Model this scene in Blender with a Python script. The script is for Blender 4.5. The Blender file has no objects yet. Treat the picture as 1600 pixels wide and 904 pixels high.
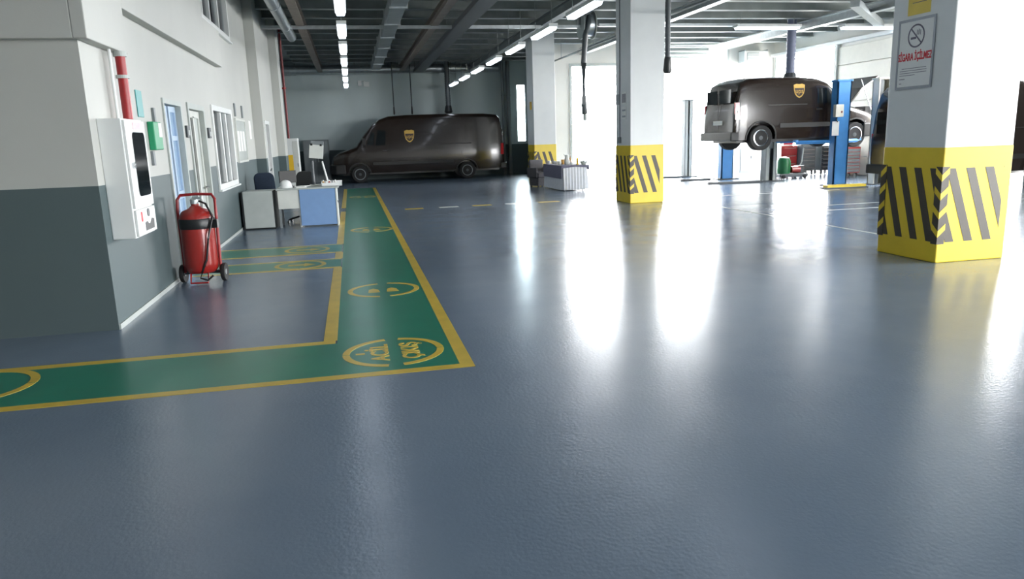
import bpy, bmesh, math, random
from mathutils import Vector, Matrix
random.seed(7)
S = bpy.context.scene
COL = S.collection
PI = math.pi

# ------------------------------------------------------------------ camera
cam_d = bpy.data.cameras.new('camera')
cam_d.sensor_width = 36.0
cam_d.lens = 1145.99 / 1600 * 36.0
cam_d.clip_start = 0.05
cam_d.clip_end = 400
cam = bpy.data.objects.new('camera', cam_d)
COL.objects.link(cam)
yaw, pitch, roll = 0.20637557, 0.20434544, -0.03302279
fw = Vector((math.sin(yaw) * math.cos(pitch), math.cos(yaw) * math.cos(pitch), -math.sin(pitch)))
rt = Vector((math.cos(yaw), -math.sin(yaw), 0))
up = rt.cross(fw)
r2 = rt * math.cos(roll) + up * math.sin(roll)
u2 = -rt * math.sin(roll) + up * math.cos(roll)
M = Matrix((r2, u2, -fw)).transposed().to_4x4()
M.translation = Vector((0, 0, 1.6))
cam.matrix_world = M
S.camera = cam

# ------------------------------------------------------------------ world, daylight, exposure
SKY = 46.0
LAMP = 7.0
w = bpy.data.worlds.new('sky')
S.world = w
w.use_nodes = True
bgn = w.node_tree.nodes['Background']
bgn.inputs[0].default_value = (0.97, 0.985, 1.0, 1)
bgn.inputs[1].default_value = SKY
S.view_settings.view_transform = 'Standard'
S.view_settings.look = 'None'
S.view_settings.gamma = 1
S.view_settings.use_curve_mapping = False
S.view_settings.exposure = 0.0
S.cycles.use_denoising = True
S.cycles.max_bounces = 8
S.cycles.diffuse_bounces = 5
S.cycles.glossy_bounces = 4
S.cycles.transmission_bounces = 6
S.cycles.transparent_max_bounces = 8
S.cycles.caustics_reflective = False
S.cycles.caustics_refractive = False
S.cycles.sample_clamp_indirect = 6.0


def portal(loc, rot, sx, sy):
    ld = bpy.data.lights.new('daylight_portal', 'AREA')
    ld.shape = 'RECTANGLE'
    ld.size, ld.size_y = sx, sy
    ld.cycles.is_portal = True
    o = bpy.data.objects.new('daylight_portal', ld)
    o.location, o.rotation_euler = loc, rot
    COL.objects.link(o)


XR, YB, YV, H = 16.4, 27.0, 33.0, 5.0        # right wall, back wall of the lift bay, back wall of the hall, ceiling
XW = -2.18                                   # office wall
# openings of the hall: (a0, a1, z1) along the right wall, back wall and rear wall
RIGHT_OPEN = [(1.2, 7.0, 4.4), (15.4, 19.0, 4.4), (23.1, 26.8, 4.3)]
BACK_OPEN = [(8.15, 11.0, 4.1), (11.3, 14.4, 4.8)]
REAR_Y = -7.0
for a0, a1, z1 in RIGHT_OPEN:
    portal((XR + 0.1, (a0 + a1) / 2, z1 / 2), (0, PI / 2, 0), z1, a1 - a0)
REAR_OPEN = [(11.2, 16.0, 4.3)]
for a0, a1, z1 in REAR_OPEN:
    portal(((a0 + a1) / 2, REAR_Y - 0.1, z1 / 2), (PI / 2, 0, 0), a1 - a0, z1)
for a0, a1, z1 in BACK_OPEN:
    portal(((a0 + a1) / 2, YB + 0.1, z1 / 2), (-PI / 2, 0, 0), a1 - a0, z1)


# ------------------------------------------------------------------ materials
def sl(c):
    return tuple(((v / 255 + 0.055) / 1.055) ** 2.4 if v > 10 else v / 255 / 12.92 for v in c)


def mat(name, col, rough=0.5, metal=0.0, var=0.08, scale=6.0, bump=0.0, bscale=60.0, spec=0.5, coat=0.0, srgb=True, emit=0.0):
    m = bpy.data.materials.new(name)
    m.use_nodes = True
    nt = m.node_tree
    p = nt.nodes['Principled BSDF']
    c = sl(col) if srgb else col
    p.inputs['Roughness'].default_value = rough
    p.inputs['Metallic'].default_value = metal
    p.inputs['Specular IOR Level'].default_value = spec
    p.inputs['Coat Weight'].default_value = coat
    p.inputs['Coat Roughness'].default_value = 0.06
    tc = nt.nodes.new('ShaderNodeTexCoord')
    if var > 0:
        n = nt.nodes.new('ShaderNodeTexNoise')
        n.inputs['Scale'].default_value = scale
        n.inputs['Detail'].default_value = 4
        nt.links.new(tc.outputs['Object'], n.inputs['Vector'])
        r = nt.nodes.new('ShaderNodeValToRGB')
        r.color_ramp.elements[0].position = 0.3
        r.color_ramp.elements[1].position = 0.7
        r.color_ramp.elements[0].color = (*[v * (1 - var) for v in c], 1)
        r.color_ramp.elements[1].color = (*[min(1, v * (1 + var)) for v in c], 1)
        nt.links.new(n.outputs['Fac'], r.inputs['Fac'])
        nt.links.new(r.outputs['Color'], p.inputs['Base Color'])
    else:
        p.inputs['Base Color'].default_value = (*c, 1)
    if bump > 0:
        n2 = nt.nodes.new('ShaderNodeTexNoise')
        n2.inputs['Scale'].default_value = bscale
        n2.inputs['Detail'].default_value = 2
        nt.links.new(tc.outputs['Object'], n2.inputs['Vector'])
        b = nt.nodes.new('ShaderNodeBump')
        b.inputs['Strength'].default_value = bump
        b.inputs['Distance'].default_value = 0.01
        nt.links.new(n2.outputs['Fac'], b.inputs['Height'])
        nt.links.new(b.outputs['Normal'], p.inputs['Normal'])
    if emit > 0:
        p.inputs['Emission Color'].default_value = (*c, 1)
        p.inputs['Emission Strength'].default_value = emit
    return m


def wall_paint(name, top, low, split=1.3):
    """two-tone painted plaster: a dado colour below a level line"""
    m = mat(name, top, 0.6, var=0.03, scale=1.2, bump=0.06, bscale=90)
    nt = m.node_tree
    p = nt.nodes['Principled BSDF']
    ramp = [n for n in nt.nodes if n.type == 'VALTORGB'][0]
    g = nt.nodes.new('ShaderNodeNewGeometry')
    sx = nt.nodes.new('ShaderNodeSeparateXYZ')
    gt = nt.nodes.new('ShaderNodeMath')
    gt.operation = 'GREATER_THAN'
    gt.inputs[1].default_value = split
    mx = nt.nodes.new('ShaderNodeMix')
    mx.data_type = 'RGBA'
    nt.links.new(g.outputs['Position'], sx.inputs[0])
    nt.links.new(sx.outputs['Z'], gt.inputs[0])
    nt.links.new(gt.outputs[0], mx.inputs[0])
    mx.inputs[6].default_value = (*sl(low), 1)
    nt.links.new(ramp.outputs['Color'], mx.inputs[7])
    nt.links.new(mx.outputs[2], p.inputs['Base Color'])
    return m


def glass(name, tint=(0.85, 0.92, 0.95), gloss=0.08):
    m = bpy.data.materials.new(name)
    m.use_nodes = True
    nt = m.node_tree
    nt.nodes.clear()
    o = nt.nodes.new('ShaderNodeOutputMaterial')
    t = nt.nodes.new('ShaderNodeBsdfTransparent')
    t.inputs[0].default_value = (*tint, 1)
    g = nt.nodes.new('ShaderNodeBsdfGlossy')
    g.inputs['Roughness'].default_value = 0.03
    f = nt.nodes.new('ShaderNodeFresnel')
    f.inputs[0].default_value = 1.5
    mx = nt.nodes.new('ShaderNodeMixShader')
    nt.links.new(f.outputs[0], mx.inputs[0])
    nt.links.new(t.outputs[0], mx.inputs[1])
    nt.links.new(g.outputs[0], mx.inputs[2])
    nt.links.new(mx.outputs[0], o.inputs[0])
    return m


M_WALL = wall_paint('office_wall_paint', (186, 187, 182), (76, 90, 92))
M_HALL = wall_paint('hall_wall_paint', (196, 208, 208), (84, 98, 100))
M_CREAM = mat('cream_plaster', (232, 230, 222), 0.6, var=0.03, scale=1.5, bump=0.05, bscale=80)
M_CEIL = mat('dark_deck', (122, 130, 132), 0.7, var=0.15, scale=1.0)
M_STEEL = mat('grey_steel_paint', (120, 127, 126), 0.55, var=0.12, scale=3)
M_BROWN_STEEL = mat('brown_primer_steel', (118, 108, 100), 0.6, var=0.15, scale=3)
M_GALV = mat('galvanised_steel', (188, 194, 196), 0.35, 0.8, var=0.1, scale=8)
M_DUCT = mat('duct_steel', (150, 158, 160), 0.42, 0.5, var=0.1, scale=4)
M_GREEN = mat('green_floor_paint', (32, 122, 96), 0.28, var=0.08, scale=2.5, bump=0.05, bscale=120)
M_YELLOWF = mat('yellow_floor_paint', (206, 176, 62), 0.32, var=0.1, scale=5, bump=0.05, bscale=120)
M_WHITEF = mat('white_floor_paint', (214, 216, 208), 0.32, var=0.08, scale=5)
M_JOINT = mat('floor_joint_sealant', (62, 66, 70), 0.6, var=0.1)
M_PYEL = mat('yellow_pillar_paint', (228, 198, 46), 0.45, var=0.04, scale=4, bump=0.04)
M_PBLK = mat('black_pillar_paint', (62, 54, 42), 0.5, var=0.08, scale=6)
M_PILL = mat('pillar_white_paint', (226, 228, 226), 0.55, var=0.03, scale=2, bump=0.05, bscale=80)
M_WHITE = mat('white_enamel', (232, 234, 232), 0.35, var=0.02, scale=4)
M_OFFW = mat('offwhite_plastic', (206, 208, 202), 0.5, var=0.04)
M_LGREY = mat('light_grey_laminate', (176, 182, 178), 0.45, var=0.04)
M_GREY = mat('grey_metal_paint', (120, 126, 128), 0.45, var=0.05)
M_DGREY = mat('dark_grey_metal', (64, 70, 74), 0.45, var=0.08)
M_BLACK = mat('black_plastic', (24, 26, 28), 0.4, var=0.1)
M_RUBBER = mat('tyre_rubber', (26, 26, 27), 0.75, var=0.12, scale=20, bump=0.1)
M_RED = mat('red_enamel', (152, 36, 30), 0.32, var=0.06, scale=5, coat=0.3)
M_DRED = mat('dark_red_paint', (150, 30, 34), 0.4, var=0.06)
M_BLUE = mat('lift_blue_enamel', (72, 142, 208), 0.35, var=0.06, coat=0.2)
M_BLUED = mat('blue_door_paint', (178, 200, 224), 0.35, var=0.05)
M_BLUEP = mat('blue_desk_laminate', (116, 148, 190), 0.45, var=0.04)
M_VAN = mat('van_brown_paint', (36, 27, 22), 0.2, var=0.05, scale=2, coat=0.3)
M_VANTRIM = mat('van_trim_plastic', (38, 38, 37), 0.55, var=0.08)
M_VGLASS = mat('van_tinted_glass', (26, 32, 34), 0.06, var=0.0, spec=0.8)
M_PGLASS = glass('clear_pane_glass')
M_DGLASS = mat('dark_glass', (18, 26, 30), 0.08, var=0.0, spec=0.7)
M_CHROME = mat('chrome', (215, 218, 220), 0.15, 1.0, var=0.0)
M_HLIGHT = mat('headlamp_lens', (210, 214, 214), 0.08, 0.4, var=0.05)
M_TAIL = mat('tail_lamp_red', (190, 36, 40), 0.15, var=0.08, scale=30, coat=0.5)
M_GOLD = mat('emblem_gold', (206, 166, 72), 0.4, var=0.06, scale=12)
M_EBRN = mat('emblem_brown', (52, 32, 18), 0.4, var=0.0)
M_GRSIGN = mat('green_sign', (22, 142, 96), 0.4, var=0.03)
M_TEAL = mat('teal_sign', (70, 150, 150), 0.4, var=0.03)
M_PAPER = mat('paper_white', (236, 236, 232), 0.7, var=0.02)
M_SIGNRED = mat('sign_red_ink', (206, 52, 60), 0.6, var=0.0)
M_SIGNGREY = mat('sign_grey_ink', (104, 100, 112), 0.6, var=0.0)
M_FRAME = mat('sign_frame_grey', (158, 162, 168), 0.4, 0.2, var=0.03)
M_YPAPER = mat('yellow_notice_paper', (226, 200, 96), 0.6, var=0.04)
M_CLOTHG = mat('grey_violet_cloth', (112, 110, 128), 0.85, var=0.06, scale=15, bump=0.15, bscale=300)
M_CLOTHW = mat('white_pleated_cloth', (226, 228, 232), 0.85, var=0.04, scale=10, bump=0.1, bscale=300)
M_CHAIR = mat('dark_blue_upholstery', (30, 44, 62), 0.85, var=0.1, scale=20)
M_CHAIRG = mat('dark_grey_upholstery', (84, 82, 84), 0.85, var=0.1, scale=20)
M_GMACH = mat('green_machine_paint', (34, 112, 66), 0.4, var=0.08)
M_BEIGE = mat('beige_panel', (222, 218, 204), 0.5, var=0.03)
M_ENGINE = mat('cast_aluminium', (150, 152, 154), 0.35, 0.7, var=0.25, scale=30)
M_YELP = mat('yellow_label', (236, 190, 40), 0.5, var=0.04)
M_AMBER = mat('amber_glass', (196, 150, 80), 0.15, var=0.05)
M_CONC = mat('outdoor_concrete', (196, 194, 188), 0.8, var=0.08, scale=1.0)
M_LAMP = mat('lit_tube_diffuser', (232, 242, 255), 0.4, var=0.0, emit=LAMP)


# ------------------------------------------------------------------ mesh helpers
class MB:
    def __init__(s):
        s.v, s.f = [], []

    def add(s, vs, fs, T=None):
        n = len(s.v)
        s.v += [tuple(T @ Vector(p)) if T else tuple(p) for p in vs]
        s.f += [tuple(i + n for i in f) for f in fs]
        return s

    def box(s, x0, x1, y0, y1, z0, z1, T=None):
        vs = [(x0, y0, z0), (x1, y0, z0), (x1, y1, z0), (x0, y1, z0), (x0, y0, z1), (x1, y0, z1), (x1, y1, z1), (x0, y1, z1)]
        return s.add(vs, [(3, 2, 1, 0), (4, 5, 6, 7), (0, 1, 5, 4), (1, 2, 6, 5), (2, 3, 7, 6), (3, 0, 4, 7)], T)

    def cyl(s, p0, p1, r0, r1=None, n=16, cap=True):
        r1 = r0 if r1 is None else r1
        p0, p1 = Vector(p0), Vector(p1)
        q = (p1 - p0).to_track_quat('Z', 'Y')
        vs = []
        for p, r in ((p0, r0), (p1, r1)):
            for k in range(n):
                a = 2 * PI * k / n
                vs.append(p + q @ Vector((r * math.cos(a), r * math.sin(a), 0)))
        fs = [(k, (k + 1) % n, n + (k + 1) % n, n + k) for k in range(n)]
        if cap:
            fs += [tuple(range(n - 1, -1, -1)), tuple(range(n, 2 * n))]
        return s.add(vs, fs)

    def tube(s, pts, r, n=8):
        pts = [Vector(p) for p in pts]
        vs = []
        for i, p in enumerate(pts):
            a = pts[max(0, i - 1)]
            b = pts[min(len(pts) - 1, i + 1)]
            q = (b - a).to_track_quat('Z', 'Y')
            for k in range(n):
                t = 2 * PI * k / n
                vs.append(p + q @ Vector((r * math.cos(t), r * math.sin(t), 0)))
        fs = []
        for i in range(len(pts) - 1):
            for k in range(n):
                fs.append((i * n + k, i * n + (k + 1) % n, (i + 1) * n + (k + 1) % n, (i + 1) * n + k))
        fs += [tuple(range(n - 1, -1, -1)), tuple(range((len(pts) - 1) * n, len(pts) * n))]
        return s.add(vs, fs)

    def lathe(s, prof, c=(0, 0, 0), n=20, axis='Z', T=None):
        vs = []
        for r, z in prof:
            for k in range(n):
                a = 2 * PI * k / n
                x, y = r * math.cos(a), r * math.sin(a)
                if axis == 'Z':
                    vs.append((c[0] + x, c[1] + y, c[2] + z))
                elif axis == 'Y':
                    vs.append((c[0] + x, c[1] + z, c[2] + y))
                else:
                    vs.append((c[0] + z, c[1] + x, c[2] + y))
        fs = []
        for i in range(len(prof) - 1):
            for k in range(n):
                fs.append((i * n + k, i * n + (k + 1) % n, (i + 1) * n + (k + 1) % n, (i + 1) * n + k))
        fs += [tuple(range(n - 1, -1, -1)), tuple(range((len(prof) - 1) * n, len(prof) * n))]
        return s.add(vs, fs, T)

    def prism(s, poly, d0, d1, axis='Z', T=None):
        """extrude a 2D polygon along an axis; X: (y,z), Y: (x,z), Z: (x,y)"""
        n = len(poly)
        vs = []
        for d in (d0, d1):
            for a, b in poly:
                vs.append({'X': (d, a, b), 'Y': (a, d, b), 'Z': (a, b, d)}[axis])
        fs = [(k, (k + 1) % n, n + (k + 1) % n, n + k) for k in range(n)]
        fs += [tuple(range(n - 1, -1, -1)), tuple(range(n, 2 * n))]
        return s.add(vs, fs, T)

    def build(s, name, m, parent=None, smooth=False, bevel=0.0, mats=None):
        me = bpy.data.meshes.new(name)
        me.from_pydata(s.v, [], s.f)
        bm = bmesh.new()
        bm.from_mesh(me)
        bmesh.ops.recalc_face_normals(bm, faces=bm.faces)
        bm.to_mesh(me)
        bm.free()
        me.materials.append(m)
        if smooth:
            me.polygons.foreach_set('use_smooth', [True] * len(me.polygons))
            try:
                me.set_sharp_from_angle(angle=math.radians(40))
            except Exception:
                pass
        o = bpy.data.objects.new(name, me)
        COL.objects.link(o)
        if parent:
            o.parent = parent
        if bevel > 0:
            b = o.modifiers.new('bevel', 'BEVEL')
            b.width = bevel
            b.segments = 2
            b.limit_method = 'ANGLE'
        return o


def bx(name, m, parent, x0, x1, y0, y1, z0, z1, bevel=0.0, T=None):
    return MB().box(x0, x1, y0, y1, z0, z1, T).build(name, m, parent, bevel=bevel)


def tag(o, label, cat, group=None, kind=None):
    o['label'] = label
    o['category'] = cat
    if group:
        o['group'] = group
    if kind:
        o['kind'] = kind
    return o


def thing(name, label, cat, loc=(0, 0, 0), rz=0.0, group=None):
    o = bpy.data.objects.new(name, None)
    o.empty_display_size = 0.1
    COL.objects.link(o)
    o.location = loc
    o.rotation_euler = (0, 0, rz)
    return tag(o, label, cat, group)


def struct(o, label=None):
    o['kind'] = 'structure'
    if label:
        o['label'] = label
    return o


def root_struct(name, loc=(0, 0, 0), label=None):
    o = bpy.data.objects.new(name, None)
    COL.objects.link(o)
    o.location = loc
    return struct(o, label)


def copy_tree(o, parent=None):
    c = o.copy()
    COL.objects.link(c)
    if parent:
        c.parent = parent
    for ch in list(o.children):
        copy_tree(ch, c)
    return c


def text(name, s, size, m, parent, T, depth=0.002, sx=1.0, align='CENTER', space=1.0, bold=0.0):
    """flat lettering as a mesh; T maps text x right / y up / z out"""
    cu = bpy.data.curves.new(name, 'FONT')
    cu.body = s
    cu.size = size
    cu.align_x = align
    cu.align_y = 'CENTER'
    cu.extrude = depth / 2
    cu.space_character = space
    cu.offset = bold
    cu.resolution_u = 3
    tmp = bpy.data.objects.new('tmp_text', cu)
    COL.objects.link(tmp)
    dg = bpy.context.evaluated_depsgraph_get()
    me = bpy.data.meshes.new_from_object(tmp.evaluated_get(dg))
    bpy.data.objects.remove(tmp)
    me.name = name
    me.transform(Matrix.Diagonal((sx, 1, 1, 1)))
    me.transform(T)
    me.materials.clear()
    me.materials.append(m)
    o = bpy.data.objects.new(name, me)
    COL.objects.link(o)
    if parent:
        o.parent = parent
    return o


def frame(o, ex, ey, ez):
    """4x4 from an origin and the axes text-x, text-y, text-z"""
    m = Matrix((Vector(ex), Vector(ey), Vector(ez))).transposed().to_4x4()
    m.translation = Vector(o)
    return m


# ------------------------------------------------------------------ floor
def floor_material():
    m = bpy.data.materials.new('blue_grey_epoxy')
    m.use_nodes = True
    nt = m.node_tree
    p = nt.nodes['Principled BSDF']
    tc = nt.nodes.new('ShaderNodeTexCoord')
    n = nt.nodes.new('ShaderNodeTexNoise')
    n.inputs['Scale'].default_value = 0.35
    n.inputs['Detail'].default_value = 6
    n.inputs['Roughness'].default_value = 0.6
    nt.links.new(tc.outputs['Object'], n.inputs['Vector'])
    r = nt.nodes.new('ShaderNodeValToRGB')
    r.color_ramp.elements[0].position = 0.32
    r.color_ramp.elements[1].position = 0.68
    r.color_ramp.elements[0].color = (*sl((102, 118, 136)), 1)
    r.color_ramp.elements[1].color = (*sl((118, 132, 147)), 1)
    nt.links.new(n.outputs['Fac'], r.inputs['Fac'])
    nt.links.new(r.outputs['Color'], p.inputs['Base Color'])
    n3 = nt.nodes.new('ShaderNodeTexNoise')
    n3.inputs['Scale'].default_value = 1.3
    n3.inputs['Detail'].default_value = 5
    nt.links.new(tc.outputs['Object'], n3.inputs['Vector'])
    mr = nt.nodes.new('ShaderNodeMapRange')
    mr.inputs[3].default_value = 0.17
    mr.inputs[4].default_value = 0.30
    nt.links.new(n3.outputs['Fac'], mr.inputs[0])
    nt.links.new(mr.outputs[0], p.inputs['Roughness'])
    p.inputs['Specular IOR Level'].default_value = 0.6
    n2 = nt.nodes.new('ShaderNodeTexNoise')
    n2.inputs['Scale'].default_value = 45
    n2.inputs['Detail'].default_value = 2
    nt.links.new(tc.outputs['Object'], n2.inputs['Vector'])
    b = nt.nodes.new('ShaderNodeBump')
    b.inputs['Strength'].default_value = 0.12
    b.inputs['Distance'].default_value = 0.01
    nt.links.new(n2.outputs['Fac'], b.inputs['Height'])
    nt.links.new(b.outputs['Normal'], p.inputs['Normal'])
    return m


fl = root_struct('floor', label='glossy blue grey epoxy workshop floor')
bx('floor_slab', floor_material(), fl, -9, XR + 0.3, REAR_Y - 0.3, YV + 0.3, -0.2, 0)
for x, y0, y1 in [(7.62, 9.0, 16.0)]:
    bx('painted_line', M_WHITEF, fl, x, x + 0.05, y0, y1, 0, 0.002)
for y, x0, x1 in [(16.9, 8.3, 12.3), (12.75, 7.8, 15.0), (13.6, 9.3, 15.0)]:
    bx('painted_line', M_WHITEF, fl, x0, x1, y, y + 0.05, 0, 0.002)
bx('painted_line', M_YELLOWF, fl, 7.7, 12.0, 7.6, 7.68, 0, 0.002)
for y, x0, x1 in [(16.0, 0.8, 6.3), (14.6, 6.6, 12.0)]:
    bx('floor_joint', M_JOINT, fl, x0, x1, y, y + 0.015, 0, 0.0015)
ground = struct(bx('ground', M_CONC, None, -60, 90, -70, 110, -0.32, -0.22))
ground['label'] = 'pale concrete yard outside the bay doors'

# ------------------------------------------------------------------ walls
# office block: a wall at X = XW with openings cut as (y0, y1, z0, z1)
OPEN = [(9.75, 10.75, 0.0, 2.2), (11.15, 12.35, 0.0, 2.22), (13.0, 15.05, 0.9, 2.28), (18.7, 19.6, 0.0, 2.18), (12.6, 15.9, 3.6, 4.6)]


def wall_with_openings(mb, fixed, thick, a0, a1, z0, z1, ops, along='Y'):
    """fill a wall rectangle minus openings with boxes, split into columns along a"""
    cuts = sorted({a0, a1, *[o[0] for o in ops], *[o[1] for o in ops]})
    for c0, c1 in zip(cuts[:-1], cuts[1:]):
        spans = sorted((o[2], o[3]) for o in ops if o[0] <= c0 + 1e-6 and o[1] >= c1 - 1e-6)
        z = z0
        for s0, s1 in spans + [(z1, z1)]:
            if s0 > z + 1e-6:
                if along == 'Y':
                    mb.box(fixed, fixed + thick, c0, c1, z, s0)
                else:
                    mb.box(c0, c1, fixed, fixed + thick, z, s0)
            z = max(z, s1)
    return mb


wl = root_struct('wall_left', label='white office wall with a grey painted dado')
mb = wall_with_openings(MB(), XW - 0.2, 0.2, 7.09, 22.2, 0, H, OPEN)
mb.build('plaster', M_WALL, wl)
MB().box(-9.0, XW - 0.2, 7.09, 7.29, 0, H).build('plaster', M_WALL, wl)                 # end wall facing the camera
MB().box(XW - 0.0, XW + 0.11, 6.98, 8.15, 2.52, H).box(-9.0, XW, 6.98, 7.09, 2.52, H).build('beam_casing', M_WALL, wl, bevel=0.008)
bx('upper_casing', M_WALL, wl, XW, XW + 0.11, 8.15, 12.55, 2.95, H, 0.006)
bx('upper_casing', M_WALL, wl, XW, XW + 0.11, 12.55, 14.0, 2.95, 3.55, 0.006)
wall_with_openings(MB(), XW, 0.22, 18.4, 21.4, 0, H, [(18.7, 19.6, 0.0, 2.18)]).build('pilaster', M_WALL, wl)
bx('pilaster', M_WALL, wl, XW, XW + 0.42, 21.4, 22.2, 0, H, 0.006)
MB().box(-3.4, XW - 0.2, 22.0, 22.2, 0, H).build('plaster', M_WALL, wl)
MB().box(-3.4, -3.2, 22.2, YV, 0, H).build('plaster', M_HALL, wl)
# dim office rooms behind the openings
MB().box(-5.2, -5.1, 7.29, 22.0, 0, H).box(-5.1, XW - 0.2, 7.29, 22.0, 3.0, 3.1).build('office_partition', M_GREY, wl)
bx('skirting', M_LGREY, wl, XW, XW + 0.015, 7.1, 9.7, 0, 0.05)
bx('skirting', M_LGREY, wl, XW, XW + 0.015, 12.4, 18.4, 0, 0.05)

wb = root_struct('wall_back', label='grey hall wall with a dark dado behind the parked van')
wall_with_openings(MB(), YV, 0.2, -3.4, 8.2, 0, H, [(7.4, 7.82, 1.4, 3.9)], 'X').build('plaster', M_HALL, wb)
wp = root_struct('wall_side', label='short side wall between the hall end and the lift bay')
MB().box(8.0, 8.2, YB + 0.2, YV, 0, H).build('plaster', M_HALL, wp)
sw = root_struct('window_3', (0, YV, 0), 'tall narrow bright window in the back wall beside the downpipes')
MB().box(7.4, 7.43, 0.02, 0.16, 1.4, 3.9).box(7.79, 7.82, 0.02, 0.16, 1.4, 3.9).box(7.43, 7.79, 0.02, 0.16, 1.4, 1.43).box(7.43, 7.79, 0.02, 0.16, 3.87, 3.9).build('window_frame', M_WHITE, sw)
bx('pane', M_PGLASS, sw, 7.43, 7.79, 0.08, 0.09, 1.43, 3.87)
wc = root_struct('wall_bay', label='cream wall of the lift bay with two daylight openings')
wall_with_openings(MB(), YB, 0.2, 6.9, XR + 0.2, 0, H, [(a, b, 0, z) for a, b, z in BACK_OPEN], 'X').build('plaster', M_CREAM, wc)
wr = root_struct('wall_right', label='white right wall with open bay doors')
wall_with_openings(MB(), XR, 0.2, REAR_Y, YB, 0, H, [(a, b, 0, z) for a, b, z in RIGHT_OPEN]).build('plaster', M_CREAM, wr)
wf = root_struct('wall_rear', label='white wall behind the viewer with a bay door')
wall_with_openings(MB(), REAR_Y - 0.2, 0.2, -9, XR + 0.2, 0, H, [(a, b, 0, z) for a, b, z in REAR_OPEN], 'X').build('plaster', M_CREAM, wf)
MB().box(-9.2, -9.0, REAR_Y - 0.2, 7.29, 0, H).build('plaster', M_CREAM, wf)

# ------------------------------------------------------------------ ceiling
ce = root_struct('ceiling', label='dark steel roof deck')
MB().box(-9.2, XR + 0.2, REAR_Y - 0.2, YV + 0.2, H, H + 0.2).build('roof_deck', M_CEIL, ce)
cf = root_struct('trim_6', label='steel purlins and beams under the roof deck')
pm = None
y = 8.4
while y < 32.6:
    if pm is None:
        pm = MB().box(-2.0, XR, -0.06, 0.06, 4.78, H).box(-2.0, XR, -0.11, 0.11, 4.76, 4.785)
        o = pm.build('purlin', M_STEEL, cf)
    else:
        o = o.copy()
        COL.objects.link(o)
    o.location = (0, y, 0)
    y += 1.35
for x, mm in [(-1.0, M_BROWN_STEEL), (2.35, M_BROWN_STEEL), (5.3, M_STEEL), (8.55, M_GALV), (13.6, M_GALV)]:
    MB().box(x - 0.1, x + 0.1, 3, YB - 0.1 if x > 7 else YV, 4.70, 4.72).box(x - 0.012, x + 0.012, 3, YB - 0.1 if x > 7 else YV, 4.5, 4.72).box(x - 0.1, x + 0.1, 3, YB - 0.1 if x > 7 else YV, 4.48, 4.5).build('roof_beam', mm, cf)
bx('roof_tie', M_GALV, cf, -2.0, 6.3, 19.9, 20.0, 4.42, 4.5)
bx('roof_tie', M_GALV, cf, 7.2, XR, 21.0, 21.1, 4.62, 4.7)
T = Matrix.Translation((13.8, 18.2, 4.5)) @ Matrix.Rotation(math.radians(45), 4, 'Z')
bx('roof_brace', M_GALV, cf, -2.3, 2.3, -0.11, 0.11, -0.08, 0.08, T=T)
bx('roof_brace', M_GALV, cf, -0.1, 0.1, -0.1, 0.1, 0.05, 0.5, T=T)

# ------------------------------------------------------------------ services under the ceiling
d = thing('air_duct', 'grey jointed air duct running down the hall beside the left lamp row', 'duct', (1.22, 0, 0))
yy = 12.0
while yy < 29.5:
    bx('duct_section', M_DUCT, d, -0.17, 0.17, yy, yy + 2.3, 4.4, 4.7, 0.015)
    bx('flange', M_GALV, d, -0.2, 0.2, yy + 2.28, yy + 2.36, 4.37, 4.73)
    yy += 2.36
for yy in (14.0, 20.0, 26.0):
    for sx in (-0.14, 0.14):
        MB().cyl((sx, yy, 4.7), (sx, yy, 5.0), 0.01, n=6).build('hanger', M_STEEL, d)
d = thing('cable_tray', 'dark cable tray beside the ceiling duct, right of it', 'cable tray', (3.0, 0, 0))
bx('tray', M_DGREY, d, -0.18, 0.18, 8, 32, 4.38, 4.42)
bx('rim', M_DGREY, d, -0.2, -0.17, 8, 32, 4.38, 4.5)
bx('rim', M_DGREY, d, 0.17, 0.2, 8, 32, 4.38, 4.5)
for k in range(5):
    MB().tube([(-0.13 + k * 0.065, 8, 4.44), (-0.13 + k * 0.065, 32, 4.44)], 0.022, 6).build('cable', M_BLACK if k % 2 else M_BROWN_STEEL, d)
for yy in (9, 15, 21, 27, 31.5):
    for sx in (-0.19, 0.19):
        MB().cyl((sx, yy, 4.4), (sx, yy, 5.0), 0.01, n=6).build('hanger', M_STEEL, d)
d = thing('ventilation_pipe', 'shiny ventilation pipe along the ceiling edge over the office wall', 'pipe', (-1.37, 0, 0))
MB().cyl((0, 9, 4.5), (0, 22.0, 4.5), 0.13).build('pipe_run', M_GALV, d, True)
MB().cyl((0.28, 9, 4.62), (0.28, 21.6, 4.62), 0.05).build('pipe_run', M_GALV, d, True)
for yy in (11, 14, 17, 20):
    MB().lathe([(0.145, -0.03), (0.145, 0.03)], (0, yy, 4.5), axis='Y').cyl((0, yy, 4.62), (0, yy, 5.0), 0.012, n=6).build('clamp', M_GALV, d)
d = thing('round_duct', 'silver round duct along the top of the back wall', 'duct', (0, 32.5, 4.58))
MB().cyl((-3.1, 0, 0), (6.5, 0, 0), 0.18, n=20).build('duct_run', M_GALV, d, True)
for x in (-2, 0.4, 2.2, 3.9, 5.6):
    MB().lathe([(0.2, -0.04), (0.2, 0.04)], (x, 0, 0), axis='X').build('collar', M_GALV, d)
    MB().cyl((x, 0, 0.15), (x, 0, 0.42), 0.012, n=6).build('hanger', M_STEEL, d)
d = thing('service_pipe', 'thin grey service pipe running between the pillar tops', 'pipe', (7.0, 0, 0))
MB().cyl((0.35, 9, 4.22), (0.35, 26.9, 4.22), 0.03, n=8).build('pipe_run', M_STEEL, d, True)
for yy in (11, 14.5, 19, 22, 25.5):
    MB().cyl((0.35, yy, 4.22), (0.35, yy, 5.0), 0.01, n=6).build('hanger', M_STEEL, d)

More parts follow.
